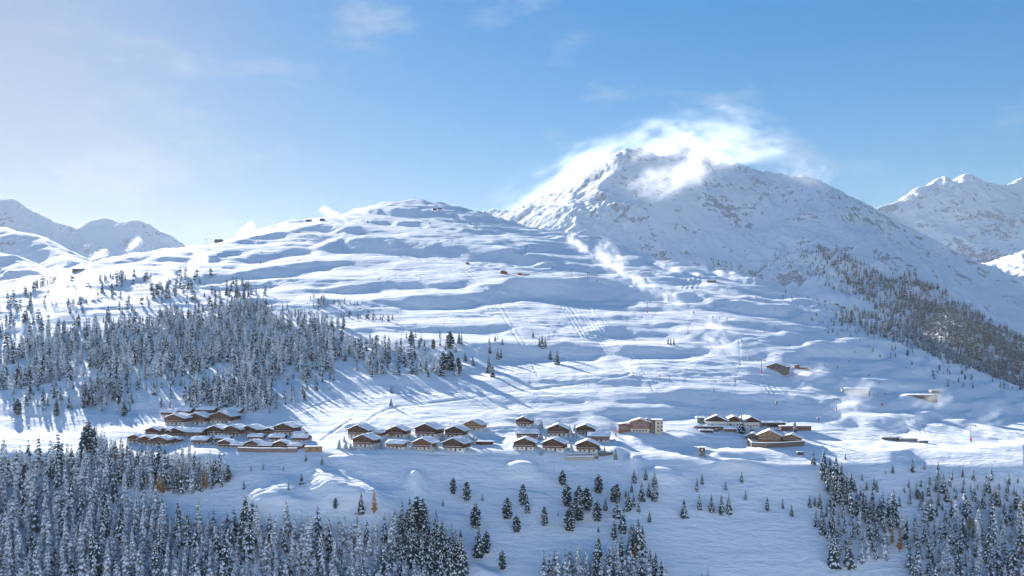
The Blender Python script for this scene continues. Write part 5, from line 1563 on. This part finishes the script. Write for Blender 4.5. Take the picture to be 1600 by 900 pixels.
# ------------------------------------------------------------------ blown snow: plumes of the snow guns, cloud torn off the peaks
def drift_mat(name, density, nscale, sharp, cone, aniso=.45, detail=4):
    m = bpy.data.materials.new(name); m.use_nodes = True
    nt = m.node_tree; L = nt.links
    nt.nodes.remove(nt.nodes['Principled BSDF'])
    tc = nt.nodes.new('ShaderNodeTexCoord')
    oi = nt.nodes.new('ShaderNodeObjectInfo')
    off = nd(nt, 'ShaderNodeVectorMath', operation='SCALE'); off.inputs['Scale'].default_value = .013
    L.new(oi.outputs['Location'], off.inputs[0])
    add = nd(nt, 'ShaderNodeVectorMath', operation='ADD')
    L.new(tc.outputs['Object'], add.inputs[0]); L.new(off.outputs['Vector'], add.inputs[1])
    n = noise_node(nt, add.outputs['Vector'], nscale, detail, .62)
    n.inputs['Distortion'].default_value = .15
    sep = nt.nodes.new('ShaderNodeSeparateXYZ'); L.new(tc.outputs['Object'], sep.inputs['Vector'])
    def math_(op, a, b=None):
        q = nd(nt, 'ShaderNodeMath', operation=op)
        for i, v in enumerate((a, b)):
            if v is None: continue
            if isinstance(v, (int, float)): q.inputs[i].default_value = v
            else: L.new(v, q.inputs[i])
        return q.outputs[0]
    x, y, z = sep.outputs['X'], sep.outputs['Y'], sep.outputs['Z']
    r2 = math_('ADD', math_('MULTIPLY', y, y), math_('MULTIPLY', z, z))
    if cone:      # thin at x=+1 (the nozzle), wide and fading at x=-1
        t = math_('MULTIPLY', math_('SUBTRACT', 1.0, x), .5)
        w = math_('ADD', math_('MULTIPLY', math_('POWER', t, .55), .84), .05)
        rr = math_('DIVIDE', math_('SQRT', r2), w)
        f = math_('SUBTRACT', 1.0, rr)
        tail = math_('SUBTRACT', 1.0, math_('POWER', t, 4.5))
        f = math_('MULTIPLY', math_('MULTIPLY', math_('MAXIMUM', f, 0.0), tail), math_('POWER', t, .35))
    else:
        r = math_('SQRT', math_('ADD', r2, math_('MULTIPLY', x, x)))
        f = math_('MAXIMUM', math_('SUBTRACT', 1.0, r), 0.0)
    edge = math_('MINIMUM', math_('MULTIPLY', f, 4.0), 1.0)
    d = math_('MAXIMUM', math_('ADD', math_('MULTIPLY', f, sharp), math_('SUBTRACT', n.outputs['Fac'], .58)), 0.0)
    d = math_('MULTIPLY', math_('MULTIPLY', d, edge), density)
    pv = nt.nodes.new('ShaderNodeVolumePrincipled')
    pv.inputs['Color'].default_value = (.97, .98, 1, 1)
    pv.inputs['Anisotropy'].default_value = aniso
    L.new(d, pv.inputs['Density'])
    L.new(pv.outputs['Volume'], nt.nodes['Material Output'].inputs['Volume'])
    return m
M_PLUME = drift_mat('blowing_snow', .16, 2.8, .33, True)
M_FRONT = drift_mat('torn_cloud_near', .017, 2.1, .27, False, .65, 7)
M_PEAKCLOUD = drift_mat('torn_cloud', .0062, 2.3, .24, False, .45, 7)

def ball_mesh():
    bm = bmesh.new(); bmesh.ops.create_icosphere(bm, subdivisions=2, radius=1.0)
    me = bpy.data.meshes.new('cloud'); bm.to_mesh(me); bm.free(); return me
def cone_mesh():
    m = MB(); m.tube((-1, 0, 0), (-.35, 0, 0), .9, .80, 10)
    m = MB(); m.grid([[(x, r * math.cos(k * math.pi / 6), r * math.sin(k * math.pi / 6)) for k in range(13)] for x, r in ((-1, .01), (-1, .92), (-.4, .80), (.3, .58), (.75, .36), (1, .12), (1, .01))])
    o = m.build('snow_plume', M_PLUME); me = o.data; bpy.data.objects.remove(o); return me
BALL, CONE = ball_mesh(), cone_mesh()
BALL.materials.append(M_PEAKCLOUD)
FRONT = ball_mesh(); FRONT.materials.append(M_FRONT)

PLUMES = [((995, 445), (928, 400), 42, 'largest white snow plume drifting up left over the sunny ledge'), ((1044, 468), (980, 438), 30, 'low snow plume left of the mid-slope lift pylon'),
          ((1084, 489), (1026, 466), 26, 'snow plume right of the mid-slope lift pylon'), ((1159, 533), (1102, 514), 30, 'small bright snow plume in the shaded bowl'),
          ((1170, 560), (1094, 540), 34, 'broad low snow plume left of the grey barn'), ((928, 404), (884, 378), 26, 'faint snow plume high above the sunny ledge'),
          ((1228, 598), (1300, 586), 26, 'snow plume under the orange cabin'), ((1214, 632), (1272, 612), 22, 'snow plume along the track above the terrace'),
          ((1277, 657), (1365, 634), 40, 'widest snow plume sweeping over the village slope'), ((1312, 630), (1368, 610), 30, 'snow cloud around the snow-covered lift terminal'),
          ((1414, 640), (1492, 634), 32, 'snow plume under the long lift station'), ((1556, 722), (1592, 694), 26, 'snow plume spilling over the right crest'),
          ((1372, 686), (1450, 660), 24, 'snow drift behind the half-buried restaurant'), ((1480, 690), (1575, 662), 30, 'snow drift around the rightmost lift pylon'),
          ((166, 474), (66, 484), 46, 'big snow plume among the upper left trees'), ((218, 456), (272, 430), 24, 'snow plume beside the trees above the left forest'),
          ((288, 444), (318, 404), 32, 'upright snow plume on the left banks'), ((195, 394), (220, 374), 17, 'small snow plume on the left skyline'),
          ((60, 420), (100, 414), 17, 'snow plume at the far left skyline'), ((124, 414), (170, 398), 15, 'snow plume right of the sunken lodge'),
          ((368, 366), (398, 350), 15, 'small snow plume near the dark lift station on the skyline'), ((545, 349), (500, 332), 18, 'snow plume on the skyline left of the summit')]
for (tip, tail, w, lab) in PLUMES:
    p = at(*tip)
    s = p.y / F
    a = Vector((p.x, p.y - .5 * w * s * .2, p.z + 1.5 + .06 * w * s))
    b = a + Vector(((tail[0] - tip[0]) * s, w * s * .25, max((tip[1] - tail[1]) * s, .15 * w * s) + .30 * w * s))
    o = bpy.data.objects.new('snow_plume', CONE); COL.objects.link(o)
    d = a - b
    o.location = (a + b) / 2
    o.rotation_mode = 'QUATERNION'
    o.rotation_quaternion = d.to_track_quat('X', 'Z')
    o.scale = (d.length / 2 * 1.05, w * s * .8, w * s * .85)
    tag(o, lab, 'snow plume', 'snow plumes of the snow guns')

CLOUDS = [((915, 272), 185, 46, 6050, 26, 'bright banner of cloud behind the left ridge of the peak'), ((1052, 232), 80, 40, 5300, 8, 'cloud wrapped round the hidden summit'), ((1050, 286), 80, 52, 4780, 30, 'thick cloud puff in front of the saddle'),
          ((1150, 258), 96, 34, 5050, -10, 'cloud lying along the summit ridge'), ((1255, 298), 52, 50, 4500, -35, 'ragged cloud on the right shoulder of the peak'), ((1130, 215), 130, 44, 6000, -8, 'thin high veil above the summit ridge'), ((1100, 266), 46, 34, 4800, 20, 'bright knot of cloud right of the saddle')]
for (c, rx, ry, D, rot, lab) in CLOUDS:
    s = D / F
    o = bpy.data.objects.new('cloud', BALL); COL.objects.link(o)
    o.location = P3(c[0], c[1], D)
    o.rotation_euler = (0, R(-rot), 0)
    o.scale = (rx * s * 1.15, rx * s * (.55 if rx > 60 else 1.3), ry * s * 1.3)
    if D < 5500:
        o.data = FRONT
    tag(o, lab, 'cloud', 'clouds torn from the peak', 'stuff')


# ------------------------------------------------------------------ the air
def box_object(name, lo, hi, mat):
    x0, y0, z0 = lo; x1, y1, z1 = hi
    co = np.array([(x0,y0,z0),(x1,y0,z0),(x1,y1,z0),(x0,y1,z0),(x0,y0,z1),(x1,y0,z1),(x1,y1,z1),(x0,y1,z1)], float)
    f = np.array([(0,3,2,1),(4,5,6,7),(0,1,5,4),(1,2,6,5),(2,3,7,6),(3,0,4,7)])
    return raw_object(name, co, f, [mat])
mh = bpy.data.materials.new('haze_air'); mh.use_nodes = True
nt = mh.node_tree
nt.nodes.remove(nt.nodes['Principled BSDF'])
pv = nt.nodes.new('ShaderNodeVolumePrincipled')
pv.inputs['Color'].default_value = (0.90, 0.95, 1.0, 1)
pv.inputs['Density'].default_value = 1.5e-5
pv.inputs['Anisotropy'].default_value = 0.15
nt.links.new(pv.outputs['Volume'], nt.nodes['Material Output'].inputs['Volume'])
hz = box_object('haze', (-9500, -4400, -420), (9500, 15000, 1900), mh)
tag(hz, kind='stuff')
